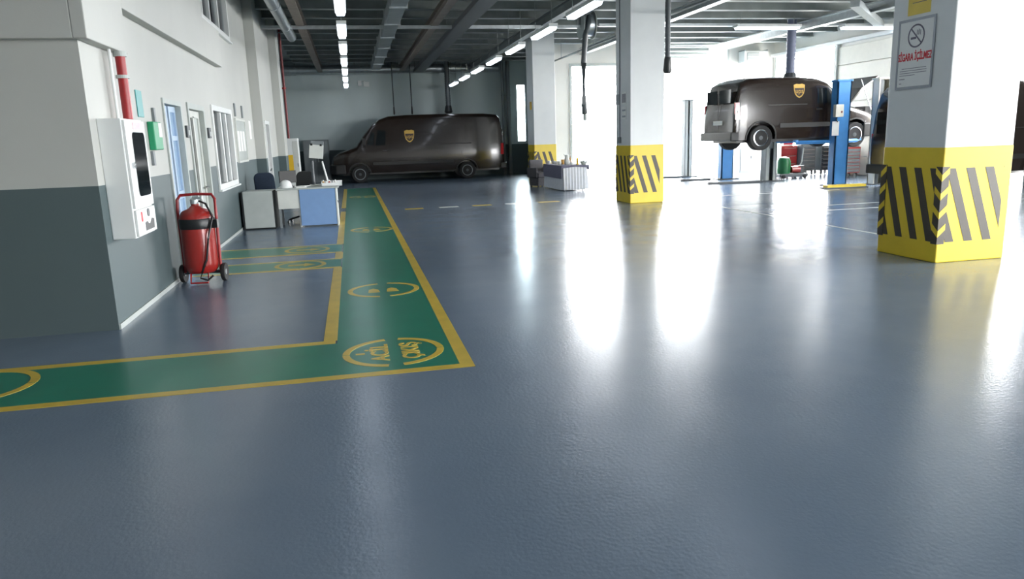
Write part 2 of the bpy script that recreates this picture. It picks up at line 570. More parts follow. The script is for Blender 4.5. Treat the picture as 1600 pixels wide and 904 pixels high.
# fluorescent lamp rows
LROWS = [('left', 0.0, [1.2 + 2.95 * k for k in range(-1, 11)]), ('middle', 4.3, [1.8 + 2.9 * k for k in range(-1, 11)])]


def lamp_proto():
    t = thing('fluorescent_lamp', 'x', 'lamp')
    MB().box(-0.095, 0.095, -0.84, 0.84, 0.02, 0.09).build('housing', M_WHITE, t)
    MB().prism([(-0.085, 0.02), (-0.065, -0.035), (0.065, -0.035), (0.085, 0.02)], -0.8, 0.8, 'Y').build('diffuser', M_LAMP, t)
    for yy in (-0.7, 0.7):
        MB().cyl((0, yy, 0.09), (0, yy, 1.2), 0.006, n=6).build('hanger', M_STEEL, t)
    return t


lp = lamp_proto()
ordw = ['first', 'second', 'third', 'fourth', 'fifth', 'sixth', 'seventh', 'eighth', 'ninth', 'tenth', 'eleventh', 'twelfth', 'thirteenth']
first = True
for side, x, ys in LROWS:
    ys = ys
    nv = len(ys)
    for i, yy in enumerate(ys):
        o = lp if first else copy_tree(lp)
        first = False
        o.location = (x, yy, 3.8)
        far = nv - 1 - i
        if yy > 11.5 if side == 'left' else yy > 12.0:
            o['label'] = 'lit fluorescent batten, %s from the back wall in the %s lamp row' % (ordw[far], 'left' if side == 'left' else 'right')
        else:
            o['label'] = 'lit fluorescent batten of the %s row, overhead, %s from the back wall' % ('left' if side == 'left' else 'right', ordw[far])
        o['group'] = 'fluorescent lamps in the %s row' % side
for x, yy, lab in [(11.9, 20.0, 'lit fluorescent batten lying crosswise above the lifted van'), (15.3, 20.0, 'lit fluorescent batten at the right wall beside the big pillar'),
                   (11.9, 13.0, 'lit crosswise batten high in the bay, hidden by the near pillar'), (11.9, 6.5, 'lit crosswise batten over the near right floor')]:
    o = copy_tree(lp)
    o.location = (x, yy, 3.8 + 0.62)
    o.rotation_euler = (0, 0, PI / 2)
    o.scale = (1.5, 1.2, 1)
    for ch in o.children:
        if ch.name.startswith('hanger'):
            ch.scale = (1, 1, 0.48)
    o['label'] = lab
    o['group'] = 'crosswise lamps of the lift bay'

# ------------------------------------------------------------------ painted walkway
wk = thing('painted_walkway', 'green painted walkway with yellow borders turning along the office wall', 'floor marking')
bx('green_strip', M_GREEN, wk, -0.225, 0.66, 5.09, 26.8, 0, 0.002)
bx('green_strip', M_GREEN, wk, -8.0, -0.225, 5.09, 5.95, 0, 0.002)
bx('green_strip', M_GREEN, wk, -2.1, -0.24, 9.86, 10.5, 0, 0.002)
bx('green_strip', M_GREEN, wk, -2.1, -0.24, 11.25, 12.05, 0, 0.002)
for x0, x1, y0, y1 in [(0.66, 0.76, 5.0, 26.8), (-8.0, 0.66, 5.0, 5.09), (-8.0, -0.24, 5.95, 6.05), (-0.335, -0.225, 6.05, 9.78), (-0.335, -0.225, 10.58, 11.17),
                       (-0.335, -0.225, 12.13, 17.9), (-0.335, -0.225, 18.9, 26.8),
                       (-2.1, -0.24, 9.78, 9.86), (-2.1, -0.24, 10.5, 10.58), (-2.1, -0.24, 11.17, 11.25), (-2.1, -0.24, 12.05, 12.13)]:
    bx('yellow_border', M_YELLOWF, wk, x0, x1, y0, y1, 0, 0.0022)
for k, (cx, cy) in enumerate([(0.21, 5.57), (0.24, 8.06), (0.27, 13.9), (0.24, 22.5), (-0.78, 10.18), (-0.77, 11.65), (-2.72, 5.6)]):
    r0, r1 = (0.335, 0.39) if k != 6 else (0.35, 0.41)
    if k in (4, 5):
        r0, r1 = 0.28, 0.34
    ring = MB()
    for q in range(4):
        a0 = q * PI / 2 + 0.02
        a1 = (q + 1) * PI / 2 - 0.02
        gap = 0.13
        if q in (0, 2):
            a1 -= gap
        else:
            a0 += gap
        if k in (4, 5, 6):
            a0, a1 = q * PI / 2 + 0.02, (q + 1) * PI / 2 - 0.02
        n = 10
        vs, fs = [], []
        for i in range(n + 1):
            a = a0 + (a1 - a0) * i / n
            for rr in (r0, r1):
                for z in (0.0, 0.0035):
                    vs.append((cx + rr * math.cos(a), cy + rr * math.sin(a), z))
        for i in range(n):
            b = i * 4
            fs += [(b + 1, b + 3, b + 7, b + 5), (b, b + 1, b + 5, b + 4), (b + 2, b + 6, b + 7, b + 3)]
        fs += [(0, 2, 3, 1), (n * 4, n * 4 + 1, n * 4 + 3, n * 4 + 2)]
        ring.add(vs, fs)
    rg = ring.build('exit_ring', M_YELLOWF, wk)
    if k == 0:
        T = frame((cx - 0.1, cy, 0.003), (0, 1, 0), (-1, 0, 0), (0, 0, 1))
        text('lettering', 'ACİL', 0.185, M_YELLOWF, rg, T, 0.002, 1.05, bold=0.006)
        T = frame((cx + 0.135, cy, 0.003), (0, 1, 0), (-1, 0, 0), (0, 0, 1))
        text('lettering', 'ÇIKIŞ', 0.185, M_YELLOWF, rg, T, 0.002, 1.0, bold=0.006)
        bx('arrow_dash', M_YELLOWF, rg, cx - 0.29, cx - 0.22, cy - 0.02, cy + 0.02, 0, 0.0035)
    elif k in (1, 2, 3):
        for sgn in (-1, 1):
            # a walking figure stencil reduced to head and body marks
            c0 = cx + sgn * 0.1 - 0.01
            mbb = MB().prism([(c0 - 0.06, cy - 0.13), (c0 + 0.07, cy - 0.13), (c0 + 0.05, cy + 0.02), (c0, cy + 0.09), (c0 - 0.05, cy + 0.03)], 0, 0.0035)
            mbb.build('exit_figure', M_YELLOWF, rg)
    elif k in (4, 5):
        MB().prism([(cx - 0.16, cy - 0.05), (cx + 0.05, cy - 0.05), (cx + 0.05, cy - 0.13), (cx + 0.2, cy), (cx + 0.05, cy + 0.13), (cx + 0.05, cy + 0.05), (cx - 0.16, cy + 0.05)], 0, 0.0035).build('arrow', M_YELLOWF, rg)
dl = thing('dashed_line', 'dashed yellow and white line crossing the hall floor before the van', 'floor marking')
for i, (x0, x1) in enumerate([(1.16, 1.6), (1.98, 2.45), (2.8, 3.26), (3.62, 4.02), (4.46, 4.98), (5.3, 5.8)]):
    bx('dash', M_WHITEF if i % 2 else M_YELLOWF, dl, x0, x1, 17.6, 17.85, 0, 0.002)

# ------------------------------------------------------------------ pillars
def stripe_poly(c, w_, shift, z0, z1, lo, hi):
    """slanted bar, top at c..c+w_, bottom shifted by shift, clipped to lo..hi"""
    pts = [(c, z1), (c + w_, z1), (c + w_ + shift, z0), (c + shift, z0)]

    def clip(ps, lim, keep_less):
        out = []
        for a, b in zip(ps, ps[1:] + ps[:1]):
            ia = a[0] <= lim if keep_less else a[0] >= lim
            ib = b[0] <= lim if keep_less else b[0] >= lim
            if ia:
                out.append(a)
            if ia != ib:
                t = (lim - a[0]) / (b[0] - a[0])
                out.append((lim, a[1] + t * (b[1] - a[1])))
        return out
    pts = clip(pts, hi, True)
    pts = clip(pts, lo, False) if pts else []
    return pts


def pillar(name, label, x0, y0, w_, d_, zt=1.33):
    t = thing(name, label, 'pillar', (x0, y0, 0), group='square concrete pillars')
    bx('shaft', M_PILL, t, 0, w_, 0, d_, 0, H, 0.012)
    e = 0.004
    bx('yellow_base', M_PYEL, t, -e, w_ + e, -e, d_ + e, 0, zt, 0.012)
    z0, z1 = 0.24, 1.09
    e2 = e + 0.003
    per = w_ / 3.6
    bw = per * 0.45
    g = 0.085
    for k in range(-2, 5):
        ps = stripe_poly(0.05 + k * per, bw, 0.31 * w_ / 0.92, z0, z1, g, w_ - 0.1)
        if len(ps) > 2:
            MB().prism(ps, -e2, -e, 'Y').build('stripe', M_PBLK, t)
    per = d_ / 3.9
    bw = per * 0.45
    for k in range(-2, 5):
        # left face: left in the picture is the far side
        ps = stripe_poly(0.04 + k * per, bw, 0.27, z0, z1, g, d_ - g)
        if len(ps) > 2:
            MB().prism([(d_ - a, b) for a, b in ps], -e2, -e, 'X').build('stripe', M_PBLK, t)
        ps = [(d_ - (d_ - a), b) for a, b in ps]
        if len(ps) > 2:
            MB().prism(ps, w_ + e, w_ + e2, 'X').build('stripe', M_PBLK, t)
    # corner guards with chevrons
    c = 0.008
    for gx, gy, sx, sy in [(0, 0, 1, 1), (0, d_, 1, -1), (w_, 0, -1, 1)]:
        if (gx, gy) == (w_, 0):
            continue
        gu = MB()
        ax0, ax1 = sorted((gx - sx * (e + c), gx + sx * g))
        ay0, ay1 = sorted((gy - sy * (e + c), gy - sy * e))
        gu.box(ax0, ax1, ay0, ay1, z0 - 0.02, z1 + 0.02)
        bx0, bx1 = sorted((gx - sx * (e + c), gx - sx * e))
        by0, by1 = sorted((gy - sy * e, gy + sy * g))
        gu.box(bx0, bx1, by0, by1, z0 - 0.02, z1 + 0.02)
        go = gu.build('corner_guard', M_PBLK, t)
        f = e + c
        ch = MB()
        for k in range(4):
            zb = z0 + 0.06 + k * 0.215
            hh, dz = 0.075, 0.085
            # x-side wing and y-side wing, both falling to the corner
            xo, xi = gx - sx * f, gx + sx * g
            ya, yb_ = sorted((gy - sy * (f + 0.002), gy - sy * f))
            ch.prism([(xo, zb), (xo, zb + hh), (xi, zb + hh + dz), (xi, zb + dz)], ya, yb_, 'Y')
            yo, yi = gy - sy * f, gy + sy * g
            xa, xb = sorted((gx - sx * (f + 0.002), gx - sx * f))
            ch.prism([(yo, zb), (yo, zb + hh), (yi, zb + hh + dz), (yi, zb + dz)], xa, xb, 'X')
        ch.build('chevrons', M_PYEL, go)
    return t


pillar('striped_pillar', 'nearest big white pillar with yellow striped base and no-smoking sign', 6.58, 7.24, 0.93, 0.98)
pillar('striped_pillar', 'middle white pillar with yellow striped base, by the white table', 6.28, 16.2, 0.82, 0.95)
pillar('striped_pillar', 'farthest striped pillar, behind the table with the pleated cloth', 6.04, 24.4, 0.76, 0.9)

# no-smoking sign on the near pillar, its face looks to -X (text x runs to -Y)
sg = thing('no_smoking_sign', 'framed no-smoking sign on the near pillar', 'sign', (6.58, 7.8, 2.41))
sgx = -0.012
bx('board', M_PAPER, sg, sgx, 0, -0.27, 0.27, -0.39, 0.39)
MB().box(sgx - 0.006, sgx + 0.006, -0.29, 0.29, 0.37, 0.4).box(sgx - 0.006, sgx + 0.006, -0.29, 0.29, -0.4, -0.37).box(sgx - 0.006, sgx + 0.006, -0.29, -0.265, -0.37, 0.37).box(sgx - 0.006, sgx + 0.006, 0.265, 0.29, -0.37, 0.37).build('sign_frame', M_FRAME, sg)


def ring_x(mb, x0, x1, cy, cz, r0, r1, n=28):
    vs, fs = [], []
    for i in range(n):
        a = 2 * PI * i / n
        for r in (r0, r1):
            for x in (x0, x1):
                vs.append((x, cy + r * math.cos(a), cz + r * math.sin(a)))
    for i in range(n):
        b, c = i * 4, ((i + 1) % n) * 4
        fs += [(b, c, c + 2, b + 2), (b + 1, b + 3, c + 3, c + 1), (b + 2, c + 2, c + 3, b + 3), (b, b + 1, c + 1, c)]
    return mb.add(vs, fs)


em = ring_x(MB(), sgx - 0.002, sgx, 0, 0.2, 0.115, 0.133)
Tq = Matrix.Translation((0, 0, 0.2)) @ Matrix.Rotation(math.radians(45), 4, 'X')
em.box(sgx - 0.002, sgx, -0.12, 0.12, -0.008, 0.008, Tq)
em.build('prohibition_ring', M_SIGNGREY, sg)
pic = MB().box(sgx - 0.0015, sgx, 0.0, 0.085, 0.165, 0.19)
for k in range(5):
    pic.box(sgx - 0.0015, sgx, -0.07 + k * 0.014, -0.064 + k * 0.014, 0.205 + 0.008 * (k % 2), 0.26 + 0.008 * (k % 3))
pic.build('cigarette', M_SIGNGREY, sg)
text('lettering', 'SİGARA İÇİLMEZ', 0.115, M_SIGNRED, sg, frame((sgx - 0.001, 0, -0.035), (0, -1, 0), (0, 0, 1), (-1, 0, 0)), 0.002, 0.6, bold=0.004)
for k, (a, b) in enumerate([(-0.19, 0.2), (-0.2, 0.23), (-0.2, 0.23), (-0.02, 0.23)]):
    MB().box(sgx - 0.0015, sgx, a, b, -0.165 - k * 0.026, -0.159 - k * 0.026).build('small_print', M_SIGNGREY, sg)
MB().box(sgx - 0.0015, sgx, 0.14, 0.23, -0.285, -0.278).box(sgx - 0.0015, sgx, 0.19, 0.23, -0.335, -0.328).build('small_print', M_SIGNGREY, sg)
yn = thing('yellow_notice', 'yellow paper notice above the no-smoking sign', 'notice', (6.58, 7.8, 3.05))
bx('sheet', M_YPAPER, yn, -0.008, 0, -0.18, 0.17, -0.2, 0.25)
for k in range(4):
    bx('print_line', M_SIGNGREY, yn, -0.0095, -0.008, -0.12, 0.1, 0.17 - k * 0.08, 0.178 - k * 0.08)

ys_ = thing('yellow_sticker', 'small yellow sticker high on the farthest striped pillar', 'sticker', (6.04, 24.75, 2.62))
bx('sheet', M_YELP, ys_, -0.008, 0, -0.12, 0.12, -0.13, 0.13)
# things on the middle pillar
n1 = thing('pillar_notice', 'grey notice on the middle pillar, left of the conduit', 'notice', (6.28, 17.03, 2.39))
bx('sheet', M_FRAME, n1, -0.01, 0, -0.1, 0.1, -0.12, 0.12)
n1 = thing('pillar_notice', 'pale notice with blue print on the middle pillar, right of the conduit', 'notice', (6.28, 16.6, 2.4))
bx('sheet', M_PAPER, n1, -0.01, 0, -0.14, 0.14, -0.13, 0.13)
for k in range(3):
    bx('print_block', M_SIGNGREY, n1, -0.012, -0.01, -0.11 + k * 0.08, -0.06 + k * 0.08, -0.1, 0.1)
n1 = thing('pillar_notice', 'white notice with two grey lines, lowest on the middle pillar', 'notice', (6.28, 16.6, 2.08))
bx('sheet', M_PAPER, n1, -0.01, 0, -0.14, 0.14, -0.15, 0.13)
for k in range(2):
    bx('print_block', M_FRAME, n1, -0.012, -0.01, -0.11, 0.1, 0.03 - k * 0.14, 0.07 - k * 0.14)
cd = thing('conduit', 'thin grey conduit with a switch box down the middle pillar', 'conduit', (6.28, 16.85, 0))
MB().cyl((-0.015, 0, 1.4), (-0.015, 0, 5.0), 0.012, n=8).build('conduit_pipe', M_GREY, cd)
bx('switch_box', M_GREY, cd, -0.05, 0, -0.06, 0.06, 1.38, 1.52, 0.006)

# ------------------------------------------------------------------ office doors and windows
def frame_x(mb, x0, x1, y0, y1, z0, z1, t, bottom=True):
    mb.box(x0, x1, y0, y0 + t, z0, z1).box(x0, x1, y1 - t, y1, z0, z1).box(x0, x1, y0 + t, y1 - t, z1 - t, z1)
    if bottom:
        mb.box(x0, x1, y0 + t, y1 - t, z0, z0 + t)
    return mb


d1 = root_struct('door_1', (XW, 0, 0), 'pale blue double-leaf glass door with a dark middle gap')
frame_x(MB(), -0.12, 0.02, 9.75, 10.75, 0, 2.2, 0.06, False).build('door_frame', M_LGREY, d1)
for y0, y1 in ((9.82, 10.2), (10.29, 10.68)):
    lf = frame_x(MB(), -0.1, -0.05, y0, y1, 0.01, 2.13, 0.07).box(-0.1, -0.05, y0 + 0.07, y1 - 0.07, 0.95, 1.05).box(-0.1, -0.05, y0 + 0.07, y1 - 0.07, 1.7, 1.76).build('door_leaf', M_BLUED, d1)
    MB().box(-0.085, -0.075, y0 + 0.07, y1 - 0.07, 0.08, 0.95).box(-0.085, -0.075, y0 + 0.07, y1 - 0.07, 1.05, 1.7).box(-0.085, -0.075, y0 + 0.07, y1 - 0.07, 1.76, 2.06).build('door_glass', mat('blue_film_glass', (162, 188, 214), 0.2, var=0.03), lf)
bx('gap_seal', M_BLACK, d1, -0.09, -0.07, 10.2, 10.29, 0.01, 2.13)
d2 = root_struct('door_2', (XW, 0, 0), 'white framed office door with dark glass above a white panel')
frame_x(MB(), -0.12, 0.02, 11.15, 12.35, 0, 2.22, 0.08, False).build('door_frame', M_LGREY, d2)
lf = frame_x(MB(), -0.1, -0.05, 11.24, 12.26, 0.01, 2.13, 0.1).box(-0.1, -0.05, 11.34, 12.16, 0.1, 0.72).box(-0.1, -0.05, 11.78, 11.86, 0.72, 2.05).build('door_leaf', M_OFFW, d2)
MB().box(-0.085, -0.075, 11.34, 11.78, 0.72, 2.03).build('door_glass', M_DGLASS, lf)
MB().box(-0.09, -0.07, 11.86, 12.16, 0.72, 2.03).build('door_panel', M_LGREY, lf)
MB().tube([(-0.05, 12.2, 1.0), (0.0, 12.2, 1.0), (0.0, 12.07, 1.0)], 0.012, 8).build('door_handle', M_CHROME, lf)
d3 = root_struct('door_3', (XW + 0.22, 0, 0), 'narrow dark glass door with white frame past the first pilaster')
frame_x(MB(), -0.12, 0.02, 18.7, 19.6, 0, 2.18, 0.08, False).build('door_frame', M_WHITE, d3)
bx('door_leaf', M_DGLASS, d3, -0.1, -0.05, 18.78, 19.52, 0.01, 2.1)
MB().tube([(-0.05, 18.85, 1.0), (0.03, 18.85, 1.0), (0.03, 19.1, 1.04)], 0.014, 8).build('door_handle', M_CHROME, d3)


def office_window(name, y0, y1, z0, z1, mull, label):
    wd = root_struct(name, (XW, 0, 0), label)
    f = frame_x(MB(), -0.14, 0.03, y0, y1, z0, z1, 0.09)
    for m_ in mull:
        f.box(-0.1, 0.0, m_ - 0.05, m_ + 0.05, z0 + 0.09, z1 - 0.09)
    f.build('window_frame', M_WHITE, wd, bevel=0.004)
    es = [y0 + 0.09] + [q for m_ in mull for q in (m_ - 0.05, m_ + 0.05)] + [y1 - 0.09]
    for a, b in zip(es[::2], es[1::2]):
        bx('pane', M_PGLASS, wd, -0.06, -0.05, a, b, z0 + 0.09, z1 - 0.09)
    bx('window_sill', M_WHITE, wd, 0, 0.06, y0 - 0.05, y1 + 0.05, z0 - 0.03, z0, 0.004)
    return wd


wd1 = office_window('window_1', 13.0, 15.05, 0.9, 2.28, (13.95, 14.5), 'white framed office window beside the door')
bx('blind', M_LGREY, wd1, -0.12, -0.1, 14.0, 14.95, 1.0, 2.2)
wd2 = office_window('window_2', 12.6, 15.9, 3.6, 4.6, (13.3, 14.0, 14.9), 'upper office window near the ceiling')
bx('blind', M_LGREY, wd2, -0.12, -0.1, 14.1, 15.8, 3.7, 4.5)

# things on the office wall
def wall_box(name, label, cat, y, z, sy, sz, dep, m, group=None):
    o = bx(name, m, None, 0, dep, -sy / 2, sy / 2, -sz / 2, sz / 2, 0.004)
    o.location = (XW, y, z)
    return tag(o, label, cat, group)


fc = thing('fire_cabinet', 'white fire hose cabinet with a dark window on the near office wall', 'fire cabinet', (XW, 7.27, 0))
bx('cabinet_body', M_WHITE, fc, 0, 0.2, 0, 0.67, 0.8, 1.88, 0.008)
dr = bx('upper_door', M_WHITE, fc, 0.2, 0.225, 0.015, 0.655, 1.07, 1.865, 0.005)


def rrect(y0, y1, z0, z1, r, n=5):
    ps = []
    for cy, cz, a0 in ((y1 - r, z1 - r, 0), (y0 + r, z1 - r, PI / 2), (y0 + r, z0 + r, PI), (y1 - r, z0 + r, 3 * PI / 2)):
        for k in range(n + 1):
            a = a0 + PI / 2 * k / n
            ps.append((cy + r * math.cos(a), cz + r * math.sin(a)))
    return ps


MB().prism(rrect(0.19, 0.6, 1.17, 1.76, 0.05), 0.224, 0.229, 'X').build('window_pane', M_DGLASS, dr)
MB().lathe([(0.03, 0), (0.03, 0.02), (0.015, 0.025)], (0.225, 0.11, 1.46), 14, 'X').build('lock', M_CHROME, dr)
MB().prism(rrect(0.25, 0.52, 1.785, 1.85, 0.02), 0.224, 0.228, 'X').build('red_label', mat('faded_red_label', (226, 176, 184), 0.5, var=0.12, scale=40), dr)
lo = bx('lower_door', M_WHITE, fc, 0.2, 0.225, 0.015, 0.655, 0.815, 1.055, 0.005)
MB().prism([(0.26, 0.845), (0.56, 0.845), (0.58, 0.93), (0.5, 0.945), (0.43, 0.9), (0.37, 0.905), (0.33, 0.93), (0.26, 0.92)], 0.224, 0.228, 'X').build('pictogram', M_BLACK, lo)
MB().box(0.224, 0.228, 0.15, 0.19, 0.94, 1.03).build('keyhole_plate', M_SIGNRED, lo)
MB().prism(rrect(0.36, 0.43, 0.97, 1.045, 0.03), 0.224, 0.232, 'X').build('latch', M_DGREY, lo)
rp = thing('fire_pipe', 'red fire water pipe rising from the white cabinet to the beam', 'pipe', (XW + 0.1, 7.9, 0))
MB().cyl((0, 0, 1.88), (0, 0, 2.52), 0.045, n=14).build('pipe_run', M_DRED, rp, True)
MB().lathe([(0.06, 0), (0.06, 0.03)], (0, 0, 2.27)).build('coupling', M_LGREY, rp)
MB().lathe([(0.06, 0), (0.06, 0.05)], (0, 0, 2.47)).build('coupling', M_LGREY, rp)
o = MB().cyl((0, 0, 1.88), (0, 0, 2.52), 0.014, n=8).build('white_conduit', M_WHITE, None)
o.location = (XW + 0.06, 7.72, 0)
tag(o, 'thin white conduit left of the red fire pipe', 'conduit')
s_ = wall_box('teal_sign', 'teal and blue sign plate on the wall right of the red pipe', 'sign', 8.75, 2.08, 0.22, 0.28, 0.012, M_TEAL)
gb = thing('first_aid_box', 'green box with a white corner beside the fire cabinet', 'box', (XW, 9.13, 1.75))
bx('case', M_GRSIGN, gb, 0, 0.07, -0.17, 0.17, -0.16, 0.15, 0.01)
bx('white_panel', M_PAPER, gb, 0.07, 0.073, 0.02, 0.16, -0.02, 0.14)
wall_box('wall_switch', 'grey switch with cable above the green box', 'switch', 9.26, 1.98, 0.07, 0.16, 0.03, M_GREY)
wall_box('wall_switch', 'grey switch under the green box', 'switch', 9.0, 1.5, 0.07, 0.16, 0.03, M_GREY)
for yy, lab in ((11.0, 'dark card reader between the blue door and the white door'), (12.6, 'dark card reader between the white door and the window')):
    cr = thing('card_reader', lab, 'card reader', (XW, yy, 1.82), group='card readers beside the office doors')
    bx('case', M_DGREY, cr, 0, 0.03, -0.09, 0.09, -0.08, 0.08, 0.004)
    bx('keypad', M_LGREY, cr, 0.03, 0.033, -0.03, 0.05, -0.05, 0.02)
nb = thing('notice_board', 'pale notice board on the wall right of the office window', 'notice board', (XW, 16.1, 1.7))
bx('board', M_LGREY, nb, 0, 0.02, -0.62, 0.62, -0.38, 0.4)
frame_x(MB(), 0.0, 0.035, -0.66, 0.66, -0.42, 0.44, 0.04).build('board_frame', M_OFFW, nb)
for k in range(3):
    bx('paper', M_PAPER, nb, 0.02, 0.023, -0.5 + k * 0.36, -0.25 + k * 0.36, -0.2, 0.2)
wall_box('paper_note', 'white paper note on the wall before the first pilaster', 'notice', 17.7, 1.95, 0.3, 0.4, 0.01, M_PAPER)
wall_box('wall_socket', 'thin grey strip fixture above the notice board', 'fixture', 15.6, 2.3, 0.1, 0.25, 0.03, M_GREY)
wall_box('wall_socket', 'narrow grey strip fixture above the far end of the notice board', 'fixture', 16.6, 2.3, 0.1, 0.25, 0.03, M_GREY)

# ------------------------------------------------------------------ wheeled extinguisher
ex = thing('wheeled_extinguisher', 'red wheeled fire extinguisher standing before the blue door', 'fire extinguisher', (-1.86, 9.35, 0), math.radians(-6))
MB().lathe([(0.05, 0.12), (0.15, 0.13), (0.187, 0.17), (0.195, 0.24), (0.195, 0.76), (0.188, 0.81), (0.155, 0.865), (0.075, 0.9), (0.045, 0.93), (0.045, 0.97)], n=28).build('cylinder', M_RED, ex, True)
MB().lathe([(0.197, 0.66), (0.202, 0.67), (0.202, 0.77), (0.196, 0.78)], n=28).build('black_band', M_BLACK, ex, True)
MB().box(0.17, 0.25, -0.07, 0.0, 0.66, 0.76).build('nozzle_clip', M_BLACK, ex)
hp = [(-0.21, 0.02, 0.12), (-0.215, 0.03, 0.5), (-0.22, 0.04, 0.85), (-0.215, 0.06, 1.0), (-0.18, 0.07, 1.05), (0, 0.07, 1.06), (0.18, 0.07, 1.05), (0.215, 0.06, 1.0), (0.22, 0.04, 0.85), (0.215, 0.03, 0.5), (0.21, 0.02, 0.12)]
MB().tube(hp, 0.018, 10).build('push_handle', M_DRED, ex, True)
MB().cyl((-0.23, 0.05, 0.11), (0.23, 0.05, 0.11), 0.014).box(-0.2, 0.2, 0.02, 0.06, 0.11, 0.14).build('axle', M_DGREY, ex)
for sx in (-1, 1):
    wh = MB().lathe([(0.07, -0.02), (0.105, -0.024), (0.11, -0.015), (0.11, 0.015), (0.105, 0.024), (0.07, 0.02)], (sx * 0.24, 0.05, 0.11), 22, 'X').build('wheel', M_RUBBER, ex, True)
    MB().lathe([(0.0, -0.022), (0.07, -0.018), (0.07, 0.018), (0.0, 0.022)], (sx * 0.24, 0.05, 0.11), 18, 'X').build('hub', M_GREY, wh)
MB().lathe([(0.05, 0.95), (0.05, 1.0), (0.025, 1.02)], n=14).box(-0.02, 0.09, -0.015, 0.015, 1.0, 1.03).build('valve', M_GALV, ex)
hs = [(0.05, 0, 0.98), (0.14, -0.06, 0.95), (0.21, -0.09, 0.8), (0.16, -0.17, 0.55), (0.12, -0.19, 0.3), (0.05, -0.17, 0.16), (0.02, -0.17, 0.08), (0.1, -0.17, 0.05), (0.16, -0.14, 0.1)]
MB().tube(hs, 0.013, 8).build('hose', M_BLACK, ex, True)
MB().tube([(-0.1, -0.12, 0.13), (-0.1, -0.16, 0.02), (0.1, -0.16, 0.02), (0.1, -0.12, 0.13)], 0.012, 8).build('foot_rest', M_DRED, ex, True)

# ------------------------------------------------------------------ desk group
dk = thing('desk', 'white desk with blue and white front panels at the walkway', 'desk', (-0.96, 15.3, 0))
bx('desktop', M_LGREY, dk, -0.52, 0.67, -0.36, 0.36, 0.735, 0.77, 0.006)
bx('blue_panel', M_BLUEP, dk, -0.09, 0.6, -0.33, -0.3, 0.03, 0.735, 0.003)
bx('white_panel', M_OFFW, dk, -0.5, -0.09, -0.31, -0.29, 0.37, 0.735, 0.003)
bx('side_panel', M_OFFW, dk, 0.6, 0.63, -0.34, 0.34, 0, 0.735, 0.003)
bx('side_panel', M_OFFW, dk, -0.12, -0.09, -0.3, 0.34, 0, 0.735, 0.003)
for yy in (-0.27, 0.27):
    bx('leg', M_GREY, dk, -0.5, -0.46, yy - 0.02, yy + 0.02, 0, 0.735)
MB().tube([(0.63, -0.3, 0.5), (0.66, -0.3, 0.4), (0.65, -0.3, 0.2)], 0.008, 6).build('cable', M_BLACK, dk)
pc = thing('desk_pedestal', 'pale grey drawer cabinet with dark edges left of the desk', 'cabinet', (-1.81, 15.25, 0), math.radians(-3))
bx('carcass', M_LGREY, pc, -0.28, 0.28, -0.3, 0.3, 0.03, 0.74, 0.008)
bx('plinth', M_BLACK, pc, -0.29, 0.29, -0.29, 0.29, 0, 0.04)
bx('dark_side', M_BLACK, pc, -0.31, -0.28, -0.3, 0.3, 0.0, 0.72)
bx('dark_side', M_BLACK, pc, 0.28, 0.295, -0.3, 0.3, 0.0, 0.74)
bx('drawer', M_OFFW, pc, -0.26, 0.26, 0.3, 0.315, 0.4, 0.72, 0.004)
bx('drawer', M_OFFW, pc, -0.26, 0.26, 0.3, 0.315, 0.06, 0.38, 0.004)


def office_chair(label, loc, rz, m):
    t = thing('office_chair', label, 'chair', loc, rz, group='dark chairs around the desk')
    MB().prism(rrect(-0.23, 0.23, -0.22, 0.22, 0.08), 0.44, 0.51).build('seat', m, t, bevel=0.015)
    Tb = Matrix.Translation((0, 0.24, 0.5)) @ Matrix.Rotation(math.radians(-10), 4, 'X')
    MB().prism(rrect(-0.21, 0.21, 0.05, 0.55, 0.12), 0.0, 0.06, 'Y', Tb).build('backrest', m, t, bevel=0.015)
    MB().tube([(0, 0.1, 0.43), (0, 0.27, 0.45), (0, 0.3, 0.62)], 0.02, 8).build('back_bar', M_BLACK, t)
    MB().cyl((0, 0, 0.1), (0, 0, 0.44), 0.028).build('column', M_BLACK, t)
    for k in range(5):
        a = 2 * PI * k / 5 + 0.3
        lg = MB().tube([(0.02 * math.cos(a), 0.02 * math.sin(a), 0.12), (0.27 * math.cos(a), 0.27 * math.sin(a), 0.07)], 0.018, 6).build('leg', M_BLACK, t)
        MB().lathe([(0.028, -0.015), (0.028, 0.015)], (0.27 * math.cos(a), 0.27 * math.sin(a), 0.028), 10, 'X').build('caster', M_BLACK, lg)
    for sx in (-1, 1):
        MB().tube([(sx * 0.22, -0.05, 0.46), (sx * 0.28, -0.05, 0.5), (sx * 0.28, -0.05, 0.66), (sx * 0.28, 0.12, 0.67)], 0.015, 6).build('armrest', M_BLACK, t)
    return t


office_chair('dark blue office chair behind the pale grey drawer cabinet', (-1.72, 16.1, 0), math.radians(20), M_CHAIR)
office_chair('black office chair pushed under the white end of the desk', (-1.13, 16.02, 0), math.radians(-25), M_BLACK)

